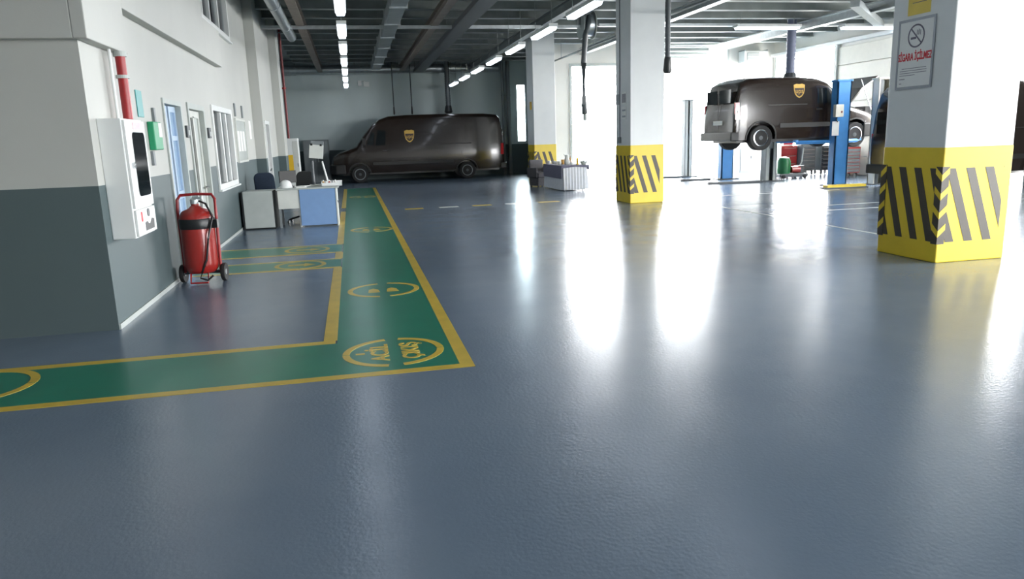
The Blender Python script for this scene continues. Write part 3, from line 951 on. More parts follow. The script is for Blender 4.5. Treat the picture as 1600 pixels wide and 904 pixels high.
st = thing('tilted_panel_stand', 'white tilted panel on a slanted white pole standing on the desk', 'stand', (-0.66, 15.42, 0.77))
bx('base', M_OFFW, st, -0.2, 0.05, -0.08, 0.1, 0, 0.03, 0.005)
MB().cyl((-0.12, 0.02, 0.02), (-0.12, 0.02, 0.5), 0.03).build('post', M_DGREY, st)
MB().tube([(0.17, 0.0, 0.02), (0.08, -0.02, 0.48)], 0.018, 8).build('slanted_pole', M_WHITE, st)
Tp = Matrix.Translation((-0.02, -0.05, 0.7)) @ Matrix.Rotation(math.radians(-12), 4, 'X') @ Matrix.Rotation(math.radians(6), 4, 'Y')
bx('panel', M_OFFW, st, -0.13, 0.14, -0.012, 0.012, -0.16, 0.11, 0.004, Tp)
bx('panel_back', M_GREY, st, -0.11, 0.14, 0.015, 0.05, -0.1, 0.19, 0.004, Tp)
bx('clip', M_BLACK, st, -0.11, -0.07, -0.02, 0.02, 0.09, 0.13, 0, Tp)
bx('clip', M_BLACK, st, 0.07, 0.11, -0.02, 0.02, 0.09, 0.13, 0, Tp)
wbx = thing('parts_tray', 'white open tray holding small bottles on the desk corner', 'tray', (-0.42, 15.18, 0.77))
MB().box(-0.2, 0.2, -0.12, 0.12, 0, 0.008).box(-0.2, 0.2, -0.12, -0.11, 0, 0.07).box(-0.2, 0.2, 0.11, 0.12, 0, 0.1).box(-0.2, -0.19, -0.12, 0.12, 0, 0.08).box(0.19, 0.2, -0.12, 0.12, 0, 0.07).build('tray_walls', M_WHITE, wbx)
for k in range(5):
    b = thing('small_bottle', 'small %s bottle in the white tray, %s from the left' % (('brown', 'white', 'brown', 'grey', 'white')[k], ordw[k]), 'bottle', (-0.58 + k * 0.058, 15.15 + 0.02 * (k % 2), 0.778), group='small bottles in the tray')
    mm = (M_AMBER, M_WHITE, M_DRED, M_GREY, M_OFFW)[k]
    MB().lathe([(0.02, 0), (0.022, 0.01), (0.022, 0.07), (0.009, 0.09)], n=12).build('bottle_body', mm, b, True)
    MB().lathe([(0.011, 0.088), (0.011, 0.115)], n=10).build('cap', M_BLACK if k % 2 else M_WHITE, b)
hl = thing('white_helmet', 'white rounded helmet lying on the left end of the desk', 'helmet', (-1.3, 15.15, 0.77))
MB().lathe([(0.13, 0.0), (0.13, 0.02), (0.11, 0.03), (0.108, 0.08), (0.085, 0.125), (0.04, 0.15), (0.004, 0.155)], n=20).build('shell', M_WHITE, hl, True)
MB().box(-0.012, 0.012, -0.1, 0.1, 0.0, 0.01).build('strap', M_BLACK, hl)
for k, (x, y, rz) in enumerate([(-1.02, 15.14, 12), (-0.98, 15.2, -20), (-0.4, 15.5, 5)]):
    o = bx('paper_sheet', M_PAPER, None, -0.1, 0.1, -0.14, 0.14, 0, 0.012)
    o.location = (x, y, 0.77 + (0.0125 if k == 1 else 0))
    o.rotation_euler = (0, 0, math.radians(rz))
    tag(o, ('white papers beside the white helmet on the desk', 'top white papers overlapping others at the desk middle', 'white papers at the back edge of the desk')[k], 'papers', 'papers on the desk')
mo = thing('monitor', 'dark computer monitor at the left end of the desk', 'monitor', (-1.28, 15.5, 0.77), math.radians(30))
bx('screen', M_VANTRIM, mo, -0.18, 0.18, -0.015, 0.02, 0.08, 0.32, 0.006)
bx('foot', M_BLACK, mo, -0.1, 0.1, -0.07, 0.08, 0, 0.015)
bx('neck', M_BLACK, mo, -0.02, 0.02, 0.0, 0.03, 0.01, 0.12)

f2 = thing('fire_cabinet', 'white standing cabinet with a yellow label under the far red pipe', 'fire cabinet', (-1.72, 23.0, 0))
bx('cabinet_body', M_WHITE, f2, -0.14, 0.2, 0, 0.5, 0.0, 1.78, 0.01)
bx('yellow_label', M_YELP, f2, -0.13, 0.03, -0.004, 0, 0.75, 1.3)
bx('door', M_OFFW, f2, 0.04, 0.19, -0.006, 0, 0.2, 1.7, 0.003)
bx('handle', M_GREY, f2, 0.15, 0.17, -0.025, -0.006, 0.95, 1.05)
r3 = thing('fire_pipe', 'dark red pipe from the ceiling to the far white cabinet', 'pipe', (-1.78, 23.2, 0))
MB().cyl((0, 0, 1.78), (0, 0, 5.0), 0.035, n=12).build('pipe_run', mat('oxide_red_pipe', (112, 40, 42), 0.5), r3, True)
MB().lathe([(0.06, 0), (0.06, 0.05)], (0, 0, 3.2)).build('coupling', M_DRED, r3)
gc = thing('steel_cabinet', 'tall grey steel cabinet against the back wall left of the parked van', 'cabinet', (-1.42, 32.6, 0))
bx('carcass', M_GREY, gc, -0.52, 0.52, -0.35, 0.35, 0, 1.76, 0.01)
for sx in (-1, 1):
    dd = bx('door', M_GREY, gc, 0.02 if sx > 0 else -0.5, 0.5 if sx > 0 else -0.02, -0.37, -0.35, 0.08, 1.7, 0.005)
    bx('handle', M_CHROME, dd, sx * 0.07 - 0.01, sx * 0.07 + 0.01, -0.39, -0.37, 0.85, 1.0)

# ------------------------------------------------------------------ vans
def make_van(name, label, L, W, prof, z0, wheels, wr, win, emblem, raised_hood=False, high=True):
    """local x from nose to tail, y across, z up; prof = [(x, top z, half width)]"""
    t = thing(name, label, 'van')

    def top(x):
        for (xa, za, wa), (xb, zb, wb_) in zip(prof[:-1], prof[1:]):
            if xa <= x <= xb:
                q = (x - xa) / (xb - xa)
                return za + q * (zb - za), wa + q * (wb_ - wa)
        return prof[-1][1], prof[-1][2]
    zmax = max(p[1] for p in prof)

    def sfac(z):
        pts = [(0.0, 0.93), (z0, 0.945), (z0 + 0.3, 0.99), (1.0, 1.0), (1.25, 0.985), (1.6, 0.955), (2.0, 0.915), (2.6, 0.855), (3, 0.82)]
        for (a, fa), (b, fb) in zip(pts[:-1], pts[1:]):
            if a <= z <= b:
                return fa + (fb - fa) * (z - a) / (b - a)
        return 0.9

    def sy(x, z):
        return top(x)[1] * sfac(z)
    secs = []
    for x, zt, hw in prof:
        r = min(0.16, (zt - z0) * 0.3)
        loop = []
        for k in range(9):
            z = z0 + (zt - r - z0) * k / 8
            loop.append((hw * sfac(z), z))
        e = hw * sfac(zt - r)
        for k in range(1, 5):
            a = PI / 2 * k / 4
            loop.append((e - r + r * math.cos(a), zt - r + r * math.sin(a)))
        loop.append(((e - r) * 0.5, zt + 0.015))
        secs.append([(x, yy, zz) for yy, zz in loop] + [(x, -yy, zz) for yy, zz in reversed(loop)])
    n = len(secs[0])
    vs = [p for s in secs for p in s]
    fs = []
    for i in range(len(secs) - 1):
        for k in range(n):
            fs.append((i * n + k, i * n + (k + 1) % n, (i + 1) * n + (k + 1) % n, (i + 1) * n + k))
    fs += [tuple(range(n)), tuple(range((len(secs) - 1) * n, len(secs) * n))]
    mb = MB().add(vs, fs)
    body = mb.build('body', M_VAN, t, True)
    # wheel arches
    cut = MB()
    for wx in wheels:
        for s in (-1, 1):
            cut.cyl((wx, s * (W / 2 - 0.32), wr), (wx, s * (W / 2 + 0.2), wr), wr + 0.085, n=24)
    co = cut.build('arch_cutter', M_VANTRIM, None)
    bo = body.modifiers.new('arches', 'BOOLEAN')
    bo.object = co
    bo.operation = 'DIFFERENCE'
    bo.solver = 'EXACT'
    dg = bpy.context.evaluated_depsgraph_get()
    dg.update()
    me = bpy.data.meshes.new_from_object(body.evaluated_get(dg))
    body.modifiers.clear()
    body.data = me
    me.materials.clear()
    me.materials.append(M_VAN)
    me.polygons.foreach_set('use_smooth', [True] * len(me.polygons))
    me.set_sharp_from_angle(angle=math.radians(32))
    bpy.data.objects.remove(co)

    def patch(nm, m, side, poly, off=0.004, th=0.012, par=None, nsub=1):
        """a plate following the body side; poly in (x, z)"""
        vs_, k = [], len(poly)
        for o_ in (off - th, off):
            for px, pz in poly:
                vs_.append((px, side * (sy(px, pz) + o_), pz))
        fs_ = [(i, (i + 1) % k, k + (i + 1) % k, k + i) for i in range(k)] + [tuple(range(k - 1, -1, -1)), tuple(range(k, 2 * k))]
        return MB().add(vs_, fs_).build(nm, m, par or t)

    for s in (-1, 1):
        for nm, poly in win:
            patch(nm, M_VGLASS, s, poly, 0.006, 0.02)
        # rub strip, sill, seams, rail
        patch('rub_strip', M_VANTRIM, s, [(wheels[0] + wr + 0.2, z0 + 0.3), (wheels[1] - wr - 0.2, z0 + 0.3), (wheels[1] - wr - 0.2, z0 + 0.42), (wheels[0] + wr + 0.2, z0 + 0.42)], 0.02, 0.03)
        for sx_, a, b in SEAMS[name]:
            patch('panel_seam', M_BLACK, s, [(sx_ - 0.006, a), (sx_ + 0.006, a), (sx_ + 0.006, b), (sx_ - 0.006, b)], 0.002, 0.01)
        xa, xb, zz = RAILS[name]
        patch('slide_rail', M_VANTRIM, s, [(xa, zz), (xb, zz), (xb, zz + 0.025), (xa, zz + 0.025)], 0.008, 0.02)
        hx, hz = HANDLES[name]
        patch('door_handle', M_BLACK, s, [(hx, hz), (hx + 0.18, hz), (hx + 0.18, hz + 0.05), (hx, hz + 0.05)], 0.03, 0.03)
        # tail lamp at the rear corner
        patch('tail_lamp', M_TAIL, s, [(L - 0.16, z0 + 0.55), (L - 0.03, z0 + 0.55), (L - 0.03, z0 + 1.0), (L - 0.14, z0 + 1.0)], 0.012, 0.06)
        # arch lips
        for wx in wheels:
            lip = MB()
            vs_, fs_ = [], []
            m_ = 14
            for i in range(m_ + 1):
                a = PI * i / m_ * 1.06 - 0.03 * PI
                for rr in (wr + 0.085, wr + 0.125):
                    px, pz = wx + rr * math.cos(a), wr + rr * math.sin(a)
                    for o_ in (-0.01, 0.018):
                        vs_.append((px, s * (sy(px, max(z0, pz)) + o_), pz))
            for i in range(m_):
                b = i * 4
                fs_ += [(b + 1, b + 3, b + 7, b + 5), (b, b + 1, b + 5, b + 4), (b + 2, b + 6, b + 7, b + 3)]
            lip.add(vs_, fs_).build('arch_lip', M_VANTRIM, t)
        # wheels
        for wx in wheels:
            yc = s * (W / 2 - 0.13)
            ty = MB().lathe([(wr * 0.62, -0.1), (wr * 0.93, -0.11), (wr, -0.085), (wr, 0.085), (wr * 0.93, 0.11), (wr * 0.62, 0.1)], (wx, yc, wr), 28, 'Y').build('wheel', M_RUBBER, t, True)
            ring = MB().lathe([(wr * 0.5, 0.085), (wr * 0.6, 0.108), (wr * 0.66, 0.104), (wr * 0.66, 0.06), (wr * 0.5, 0.06)], (0, 0, 0), 28, 'Y')
            Tw = Matrix.Translation((wx, yc, wr)) @ (Matrix.Rotation(PI, 4, 'Z') if s < 0 else Matrix.Identity(4))
            ring2 = MB().add(ring.v, ring.f, Tw)
            ring2.build('rim_edge', M_CHROME if not high else M_GREY, ty, True)
            hub = MB().lathe([(wr * 0.58, 0.055), (wr * 0.5, 0.075), (wr * 0.22, 0.06), (wr * 0.17, 0.1), (0.01, 0.105)], (0, 0, 0), 20, 'Y')
            for k in range(5):
                a = 2 * PI * k / 5
                hub.cyl((wr * 0.36 * math.cos(a), 0.06, wr * 0.36 * math.sin(a)), (wr * 0.36 * math.cos(a), 0.08, wr * 0.36 * math.sin(a)), wr * 0.09, n=8)
            MB().add(hub.v, hub.f, Tw).build('hub_cap', M_DGREY, ty, True)
        # mirror
        mx, mz = MIRR[name]
        mi = MB().prism(rrect(-0.1, 0.1, mz - 0.16, mz + 0.16, 0.05), 0, 0.12, 'X', Matrix.Translation((mx, s * (sy(mx, mz) + 0.19), 0))).build('mirror', M_VANTRIM, t)
        MB().tube([(mx + 0.06, s * sy(mx, mz), mz - 0.1), (mx + 0.06, s * (sy(mx, mz) + 0.15), mz - 0.08)], 0.02, 6).build('mirror_arm', M_VANTRIM, mi)
        # emblem shield with letters
        ex_, ez_, ew, eh = emblem
        shield = [(-0.5, 0.42), (-0.25, 0.5), (0, 0.47), (0.25, 0.5), (0.5, 0.42), (0.47, 0.05), (0.4, -0.2), (0.22, -0.4), (0, -0.5), (-0.22, -0.4), (-0.4, -0.2), (-0.47, 0.05)]
        em_ = patch('emblem', M_GOLD, s, [(ex_ + a * ew, ez_ + b * eh) for a, b in shield], 0.006, 0.012)
        inner = [(-0.42, 0.2), (0.42, 0.2), (0.4, 0.02), (0.33, -0.16), (0.18, -0.32), (0, -0.4), (-0.18, -0.32), (-0.33, -0.16), (-0.4, 0.02)]
        patch('emblem_field', M_EBRN, s, [(ex_ + a * ew, ez_ + b * eh) for a, b in inner], 0.008, 0.004, par=em_)
        yy = s * (sy(ex_, ez_) + 0.012)
        slope = (sy(ex_, ez_ + 0.2) - sy(ex_, ez_ - 0.2)) / 0.4
        ez2 = Vector((0, s * 1.0, -slope)).normalized()
        ex2 = Vector((-s * 1.0, 0, 0))
        ey2 = ez2.cross(ex2)
        text('lettering', 'ups', ew * 0.52, M_GOLD, em_, frame((ex_, yy, ez_ - 0.02 * eh), ex2, ey2, ez2), 0.004, 1.0)
    # bumpers, lights, grille
    hw0 = prof[0][2]
    MB().prism([(-0.1, -hw0 * 0.99), (-0.1, hw0 * 0.99), (0.12, W / 2 * 0.99), (0.5, W / 2 * 1.0), (0.5, -W / 2 * 1.0), (0.12, -W / 2 * 0.99)], z0 - 0.02, z0 + 0.36).build('front_bumper', M_VANTRIM, t, bevel=0.04)
    MB().box(L - 0.16, L + 0.09, -W / 2 * 0.97, W / 2 * 0.97, z0 - 0.02, z0 + 0.22).build('rear_bumper', M_VANTRIM, t, bevel=0.03)
    MB().box(-0.025, 0.06, -hw0 * 0.55, hw0 * 0.55, z0 + 0.42, prof[0][1] - 0.1).build('grille', M_BLACK, t, bevel=0.02)
    for s in (-1, 1):
        zt1 = prof[1][1]
        MB().prism([(-0.015, s * hw0 * 0.62), (0.03, s * hw0 * 1.02), (0.42, s * (top(0.42)[1] * 0.985 + 0.01)), (0.4, s * hw0 * 0.8), (0.1, s * hw0 * 0.6)], zt1 - 0.38, zt1 - 0.12).build('headlamp', M_HLIGHT, t, bevel=0.01)
    # windscreen plate lies on the raked front
    (xa, za, wa), (xb, zb, wb_) = WS[name]
    nrm = Vector((-(zb - za), 0, xb - xa)).normalized() * 0.012
    q0, q1 = 0.06, 0.95
    pts = []
    for q, kk in ((q0, 0.86), (q1, 0.8)):
        x_, z_, w_ = xa + (xb - xa) * q, za + (zb - za) * q, (wa + (wb_ - wa) * q) * sfac(za + (zb - za) * q)
        pts.append((x_, z_, w_ * kk))
    vs_ = []
    for o_ in (Vector((0, 0, 0)), nrm):
        for (x_, z_, w_), s in ((pts[0], -1), (pts[0], 1), (pts[1], 1), (pts[1], -1)):
            vs_.append((x_ + o_.x, s * w_, z_ + 0.015 + o_.z))
    MB().add(vs_, [(0, 1, 2, 3), (4, 5, 6, 7), (0, 1, 5, 4), (1, 2, 6, 5), (2, 3, 7, 6), (3, 0, 4, 7)]).build('windscreen', M_VGLASS, t)
    # rear doors
    MB().box(L - 0.004, L + 0.004, -0.006, 0.006, z0 + 0.22, zmax - 0.25).build('panel_seam', M_BLACK, t)
    rw = prof[-1][2]
    for s in (-1, 1):
        MB().box(L - 0.01, L + 0.006, *sorted((s * 0.08, s * rw * 0.78)), z0 + 1.0, min(zmax - 0.3, z0 + 1.55)).build('rear_window', M_VGLASS, t)
    MB().box(L, L + 0.012, -0.27, 0.27, z0 + 0.42, z0 + 0.54).build('number_plate', M_PAPER, t)
    MB().box(0.4, L - 0.2, -W * 0.36, W * 0.36, z0 - 0.08, z0 + 0.05).build('chassis', M_BLACK, t)
    if raised_hood:
        (hx0, hz0), (hx1, hz1) = raised_hood
        dirv = Vector((hx1 - hx0, 0, hz1 - hz0))
        nn = Vector((dirv.z, 0, -dirv.x)).normalized() * 0.05
        poly = [(hx0, hz0), (hx0 + dirv.x * 0.5 + nn.x * 1.6, hz0 + dirv.z * 0.5 + nn.z * 1.6), (hx1, hz1), (hx1 - nn.x, hz1 - nn.z), (hx0 + dirv.x * 0.5 + nn.x * 0.4, hz0 + dirv.z * 0.5 + nn.z * 0.4), (hx0 - nn.x, hz0 - nn.z)]
        hd = MB().prism(poly, -W * 0.42, W * 0.42, 'Y').build('raised_hood', M_VAN, t, bevel=0.01)
        MB().prism([(a - nn.x * 0.3, b - nn.z * 0.3) for a, b in poly[3:]] + [(poly[5][0] - nn.x, poly[5][1] - nn.z), (poly[3][0] - nn.x, poly[3][1] - nn.z)], -W * 0.3, W * 0.3, 'Y').build('hood_lining', M_OFFW, hd)
        # engine bay
        zt = prof[2][1]
        MB().box(0.2, 0.75, -0.5, 0.5, zt - 0.15, zt + 0.1).build('engine', M_ENGINE, t, bevel=0.03)
        MB().box(0.1, 0.35, 0.3, 0.75, zt - 0.1, zt + 0.16).build('battery', M_BLACK, t, bevel=0.01)
        for k in range(4):
            MB().tube([(0.2 + 0.12 * k, -0.6, zt + 0.02), (0.25 + 0.12 * k, 0, zt + 0.16), (0.2 + 0.1 * k, 0.7, zt + 0.04)], 0.03, 8).build('engine_hose', M_BLACK if k % 2 else M_ENGINE, t, True)
        MB().tube([(0.15, 0.78, zt), (0.55, 0.78, hz1 - 0.1)], 0.012, 6).build('hood_stay', M_GALV, t)
    return t


SEAMS, RAILS, HANDLES, MIRR, WS = {}, {}, {}, {}, {}
N1 = 'delivery_van'
SEAMS[N1] = [(1.35, 0.6, 1.45), (2.25, 0.55, 2.45), (3.62, 0.55, 2.45), (5.2, 1.0, 2.45)]
RAILS[N1] = (3.7, 5.6, 1.42)
HANDLES[N1] = (2.0, 1.22)
MIRR[N1] = (1.22, 1.6)
P1 = [(0.0, 0.92, 0.72), (0.06, 1.06, 0.82), (0.3, 1.2, 0.92), (0.65, 1.31, 0.97), (0.98, 1.42, 0.99), (1.3, 1.86, 1.0), (1.62, 2.24, 1.0), (1.95, 2.47, 1.0), (2.3, 2.58, 1.0), (3.0, 2.62, 1.0), (4.5, 2.63, 1.0), (6.2, 2.6, 1.0), (6.72, 2.55, 1.0), (6.84, 2.42, 0.99), (6.92, 2.0, 0.98), (6.96, 1.2, 0.97), (6.98, 0.5, 0.95)]
WS[N1] = (P1[4], P1[7])
WIN1 = [('side_window', [(1.72, 1.46), (2.12, 1.46), (2.16, 2.02), (1.84, 2.05)]), ('quarter_window', [(1.38, 1.5), (1.66, 1.47), (1.74, 1.96), (1.6, 1.98)])]
v1 = make_van(N1, 'dark brown high-roof delivery van parked along the back wall', 6.98, 2.0, P1, 0.38, (1.05, 5.4), 0.34, WIN1, (3.1, 1.78, 0.4, 0.5))
v1.location = (-0.75, 31.35, 0)
N2 = 'lifted_van'
SEAMS[N2] = [(1.1, 0.5, 1.2), (2.1, 0.45, 1.75), (3.2, 0.45, 1.75)]
RAILS[N2] = (2.3, 3.5, 1.2)
HANDLES[N2] = (1.85, 1.05)
MIRR[N2] = (1.15, 1.3)
P2 = [(0.0, 0.72, 0.72), (0.05, 0.86, 0.8), (0.25, 0.96, 0.88), (0.6, 1.06, 0.92), (0.95, 1.16, 0.93), (1.3, 1.5, 0.94), (1.65, 1.8, 0.94), (1.95, 1.9, 0.94), (2.5, 1.95, 0.94), (3.4, 1.96, 0.94), (4.1, 1.93, 0.94), (4.3, 1.82, 0.93), (4.4, 1.45, 0.92), (4.46, 1.0, 0.9), (4.48, 0.5, 0.88)]
WS[N2] = (P2[4], P2[6])
WIN2 = [('side_window', [(1.45, 1.22), (2.0, 1.22), (2.0, 1.62), (1.68, 1.64)])]
v2 = make_van(N2, 'dark delivery van raised on the blue lift with its hood open', 4.48, 1.88, P2, 0.3, (0.75, 3.66), 0.345, WIN2, (2.55, 1.57, 0.34, 0.38), raised_hood=((0.92, 1.2), (0.02, 1.95)), high=False)
v2.location = (14.68, 19.55, 1.02)
v2.rotation_euler = (0, 0, PI)
v3 = copy_tree(v1)
v3.name = 'delivery_van'
v3['label'] = 'brown van standing in the right bay door, mostly hidden by the near pillar'
v3.location = (20.42, 16.38, 0)
v3.rotation_euler = (0, 0, PI)

# ------------------------------------------------------------------ lifts
def post(name, label, x, y, face, h=2.78, w_=0.42, m=M_BLUE, inner=M_GREY):
    """lift post: channel open to the side given by face (+1: +Y, -1: -Y)"""
    t = thing(name, label, 'lift post', (x, y, 0))
    MB().box(-w_ / 2, w_ / 2, -0.13 if face > 0 else 0.09, -0.09 if face > 0 else 0.13, 0.02, h).build('web', m, t, bevel=0.004)
    for sx in (-1, 1):
        MB().box(*sorted((sx * w_ / 2, sx * (w_ / 2 - 0.04))), -0.13, 0.13, 0.02, h).build('flange', m, t, bevel=0.004)
        MB().box(*sorted((sx * (w_ / 2 - 0.04), sx * (w_ / 2 - 0.12))), *sorted((face * 0.13, face * 0.1)), 0.02, h).build('lip', inner, t)
    MB().box(-w_ / 2 - 0.03, w_ / 2 + 0.03, -0.15, 0.15, h, h + 0.05).build('top_cap', m, t, bevel=0.01)
    bp = MB().box(-w_ / 2 - 0.16, w_ / 2 + 0.16, -0.24, 0.24, 0, 0.03).build('base_plate', M_DGREY, t)
    for sx in (-1, 1):
        for sy_ in (-1, 1):
            MB().cyl((sx * (w_ / 2 + 0.1), sy_ * 0.18, 0.03), (sx * (w_ / 2 + 0.1), sy_ * 0.18, 0.06), 0.022, n=6).build('anchor_bolt', M_GALV, bp)
    MB().cyl((0, 0, 0.03), (0, 0, h), 0.03, n=10).build('lift_screw', M_GALV, t)
    cg = MB().box(-0.13, 0.13, -0.09, 0.09, 1.0, 1.5).build('carriage', m, t)
    return t


p1 = post('lift_post', 'near blue lift post with a beige control box', 13.12, 18.2, 1)
bx('control_box', M_BEIGE, p1, -0.32, -0.08, -0.25, -0.13, 1.85, 2.18, 0.01)
MB().lathe([(0.03, 0), (0.025, 0.03)], (-0.14, -0.25, 1.98), 12, 'Y', None).build('push_button', M_SIGNRED, p1)
bx('paper_notice', M_PAPER, p1, -0.33, -0.12, -0.14, -0.132, 1.36, 1.74)
MB().tube([(-0.2, -0.15, 1.85), (-0.24, -0.17, 1.78), (-0.18, -0.15, 1.72)], 0.012, 6).build('cable', M_BLACK, p1)
p2 = post('lift_post', 'grey lift post behind the rear wheel of the raised van', 12.68, 20.95, -1, 2.78, 0.4, M_GREY, M_LGREY)
p3 = post('lift_post', 'far blue lift post left of the raised van wheel', 12.15, 22.7, 1, 2.6)
p4 = post('lift_post', 'grey tall lift post standing in front of the bright bay opening', 11.8, 24.9, -1, 2.66, 0.3, M_GREY, M_LGREY)
p5 = post('lift_post', 'cream lift post between the near blue post and the near pillar', 14.2, 17.95, -1, 2.8, 0.44, M_BEIGE, M_DGREY)
for px_, py_, sy_, lab in [(13.12, 18.2, 1, 'near'), (12.68, 20.95, -1, 'far')]:
    par = p1 if lab == 'near' else p2
    for sx in (-1, 1):
        MB().tube([(sx * 0.15, sy_ * 0.1, 1.2), (sx * 1.0, sy_ * 0.5, 1.2)], 0.05, 4).tube([(sx * 1.0, sy_ * 0.5, 1.2), (sx * 1.0, sy_ * 0.5, 1.27)], 0.07, 10).build('lift_arm', M_BLUE, par)
for k, (a, b, lab, mm) in enumerate([((11.55, 17.3), (13.1, 17.55), 'yellow', M_YELLOWF)]):
    o = thing('lift_ramp', 'yellow steel strip on the floor before the near lift post', 'ramp', (12.75, 17.35, 0), math.radians(-4))
    bx('yellow_plate', M_PYEL, o, -0.55, 0.55, -0.12, 0.12, 0.02, 0.09, 0.01)
    bx('dark_skid', M_DGREY, o, -0.62, 0.58, -0.16, 0.16, 0, 0.03)
for x, y, ln, rz, lab in [(11.5, 20.7, 1.8, -8, 'dark floor rail from the grey lift post to the left'), (11.2, 24.6, 1.3, -4, 'dark floor rail at the foot of the far grey lift post'), (11.2, 22.7, 1.2, -3, 'dark floor rail beside the far blue lift post')]:
    o = thing('floor_rail', lab, 'rail', (x, y, 0), math.radians(rz))
    bx('rail_bar', M_DGREY, o, -ln / 2, ln / 2 - 0.2, -0.06, 0.06, 0, 0.06, 0.01)
    bx('end_block', M_BLACK, o, -ln / 2 - 0.05, -ln / 2 + 0.1, -0.1, 0.1, 0, 0.07, 0.01)

# exhaust hoses
def hanging_hose(label, x, y, z1, r, m=M_DGREY, reel=None, collar=True):
    t = thing('exhaust_hose', label, 'hose', (x, y, 0))
    prof = []
    z = z1
    k = 0
    while z < 4.95:
        prof.append((r * (1.0 if k % 2 else 0.9), z))
        z += max(0.035, r * 0.45)
        k += 1
    prof.append((r, 4.99))
    MB().lathe(prof, n=12).build('hose_tube', m, t, True)
    MB().lathe([(r * 1.1, z1 - 0.28), (r * 1.6, z1 - 0.22), (r * 1.25, z1), (r * 1.1, z1 + 0.04)], n=14).build('nozzle', M_BLACK, t, True)
    MB().lathe([(r * 1.5, 4.9), (r * 1.5, 5.0)], n=14).build('ceiling_collar', M_GALV, t)
    return t


hanging_hose('thick dark blue-grey exhaust hose hanging behind the raised van', 13.25, 20.9, 3.2, 0.14, mat('hose_blue_grey', (78, 84, 104), 0.6, var=0.1))
hanging_hose('dark exhaust hose hanging right of the middle pillar', 6.42, 14.5, 3.05, 0.055)
hanging_hose('thin dark hose hanging over the parked van, left of the pair', 1.9, 32.05, 2.97, 0.025)
hanging_hose('thin dark hose hanging over the parked van, right of the pair', 2.65, 32.05, 2.97, 0.025)
hanging_hose('thick dark hose hanging behind the parked van at mid roof', 4.2, 32.05, 2.97, 0.11)
hr = thing('hose_reel', 'round grey hose reel with a long dark hose under the ceiling by the table', 'hose reel', (6.5, 20.0, 4.5))
MB().lathe([(0.14, -0.16), (0.28, -0.15), (0.28, 0.15), (0.14, 0.16)], n=26, axis='X').build('drum', M_GALV, hr, True)
for sx in (-1, 1):
    MB().lathe([(0.1, sx * 0.15), (0.36, sx * 0.16), (0.36, sx * 0.18), (0.1, sx * 0.18)], n=28, axis='X').build('rim', M_LGREY, hr, True)
MB().box(-0.05, 0.05, -0.06, 0.06, 0.0, 0.5).box(-0.22, -0.19, -0.05, 0.05, -0.05, 0.5).box(0.19, 0.22, -0.05, 0.05, -0.05, 0.5).build('bracket', M_GREY, hr)
MB().tube([(0.0, -0.2, 0.2), (-0.05, -0.3, 0.05), (-0.15, -0.32, -0.3), (-0.2, -0.3, -1.0), (-0.2, -0.3, -2.1), (-0.18, -0.3, -2.35)], 0.075, 10).build('hose_tube', M_DGREY, hr, True)
MB().lathe([(0.045, -2.52), (0.06, -2.45), (0.05, -2.33)], (-0.18, -0.3, 0), 12).build('nozzle', M_LGREY, hr, True)

# ------------------------------------------------------------------ covered table
tb = thing('table', 'folding table hidden under the white pleated skirt', 'table', (6.38, 21.9, 0))
bx('tabletop', M_LGREY, tb, -0.33, 0.33, -0.95, 0.95, 0.68, 0.71)
for sx in (-1, 1):
    for sy_ in (-1, 1):
        MB().cyl((sx * 0.28, sy_ * 0.85, 0), (sx * 0.28, sy_ * 0.85, 0.68), 0.018, n=8).build('leg', M_GREY, tb)
sk = MB()
per = []
hx, hy = 0.36, 0.98
for i in range(40):
    per.append((-hx + 2 * hx * i / 40, -hy, 0, -1))
for i in range(100):
    per.append((hx, -hy + 2 * hy * i / 100, 1, 0))
for i in range(40):
    per.append((hx - 2 * hx * i / 40, hy, 0, 1))
for i in range(100):
    per.append((-hx, hy - 2 * hy * i / 100, -1, 0))
n = len(per)
vs = []
for lv, (z, amp, out) in enumerate([(0.73, 0.0, 0.0), (0.68, 0.008, 0.01), (0.35, 0.024, 0.03), (0.03, 0.034, 0.05)]):
    for i, (x, y_, nx, ny) in enumerate(per):
        a = amp * math.sin(i * 2 * PI / 5.0 + (0.6 if lv > 1 else 0)) + out
        vs.append((x + nx * a, y_ + ny * a, z))
fs = [(l * n + i, l * n + (i + 1) % n, (l + 1) * n + (i + 1) % n, (l + 1) * n + i) for l in range(3) for i in range(n)]
fs.append(tuple(range(n)))
o = sk.add(vs, fs).build('pleated_skirt', M_CLOTHW, None, True)
o.location = (6.38, 21.9, 0)
tag(o, 'white pleated cloth skirt falling around the table', 'tablecloth')
oc = MB()
oc.box(-0.41, 0.41, -1.03, 1.03, 0.733, 0.742)
oc.box(-0.43, -0.41, -1.03, 1.03, 0.36, 0.742)
oc.box(0.41, 0.43, -1.03, 1.03, 0.6, 0.742)
oc.prism([(-0.43, 0.742), (0.43, 0.742), (0.43, 0.45), (0.4, 0.66), (0.0, 0.7), (-0.43, 0.66)], -1.045, -1.03, 'Y')
o = oc.build('overcloth', M_CLOTHG, None, bevel=0.006)
o.location = (6.38, 21.9, 0)
tag(o, 'grey violet overcloth hanging down the left side of the covered table', 'tablecloth')
TZ = 0.743


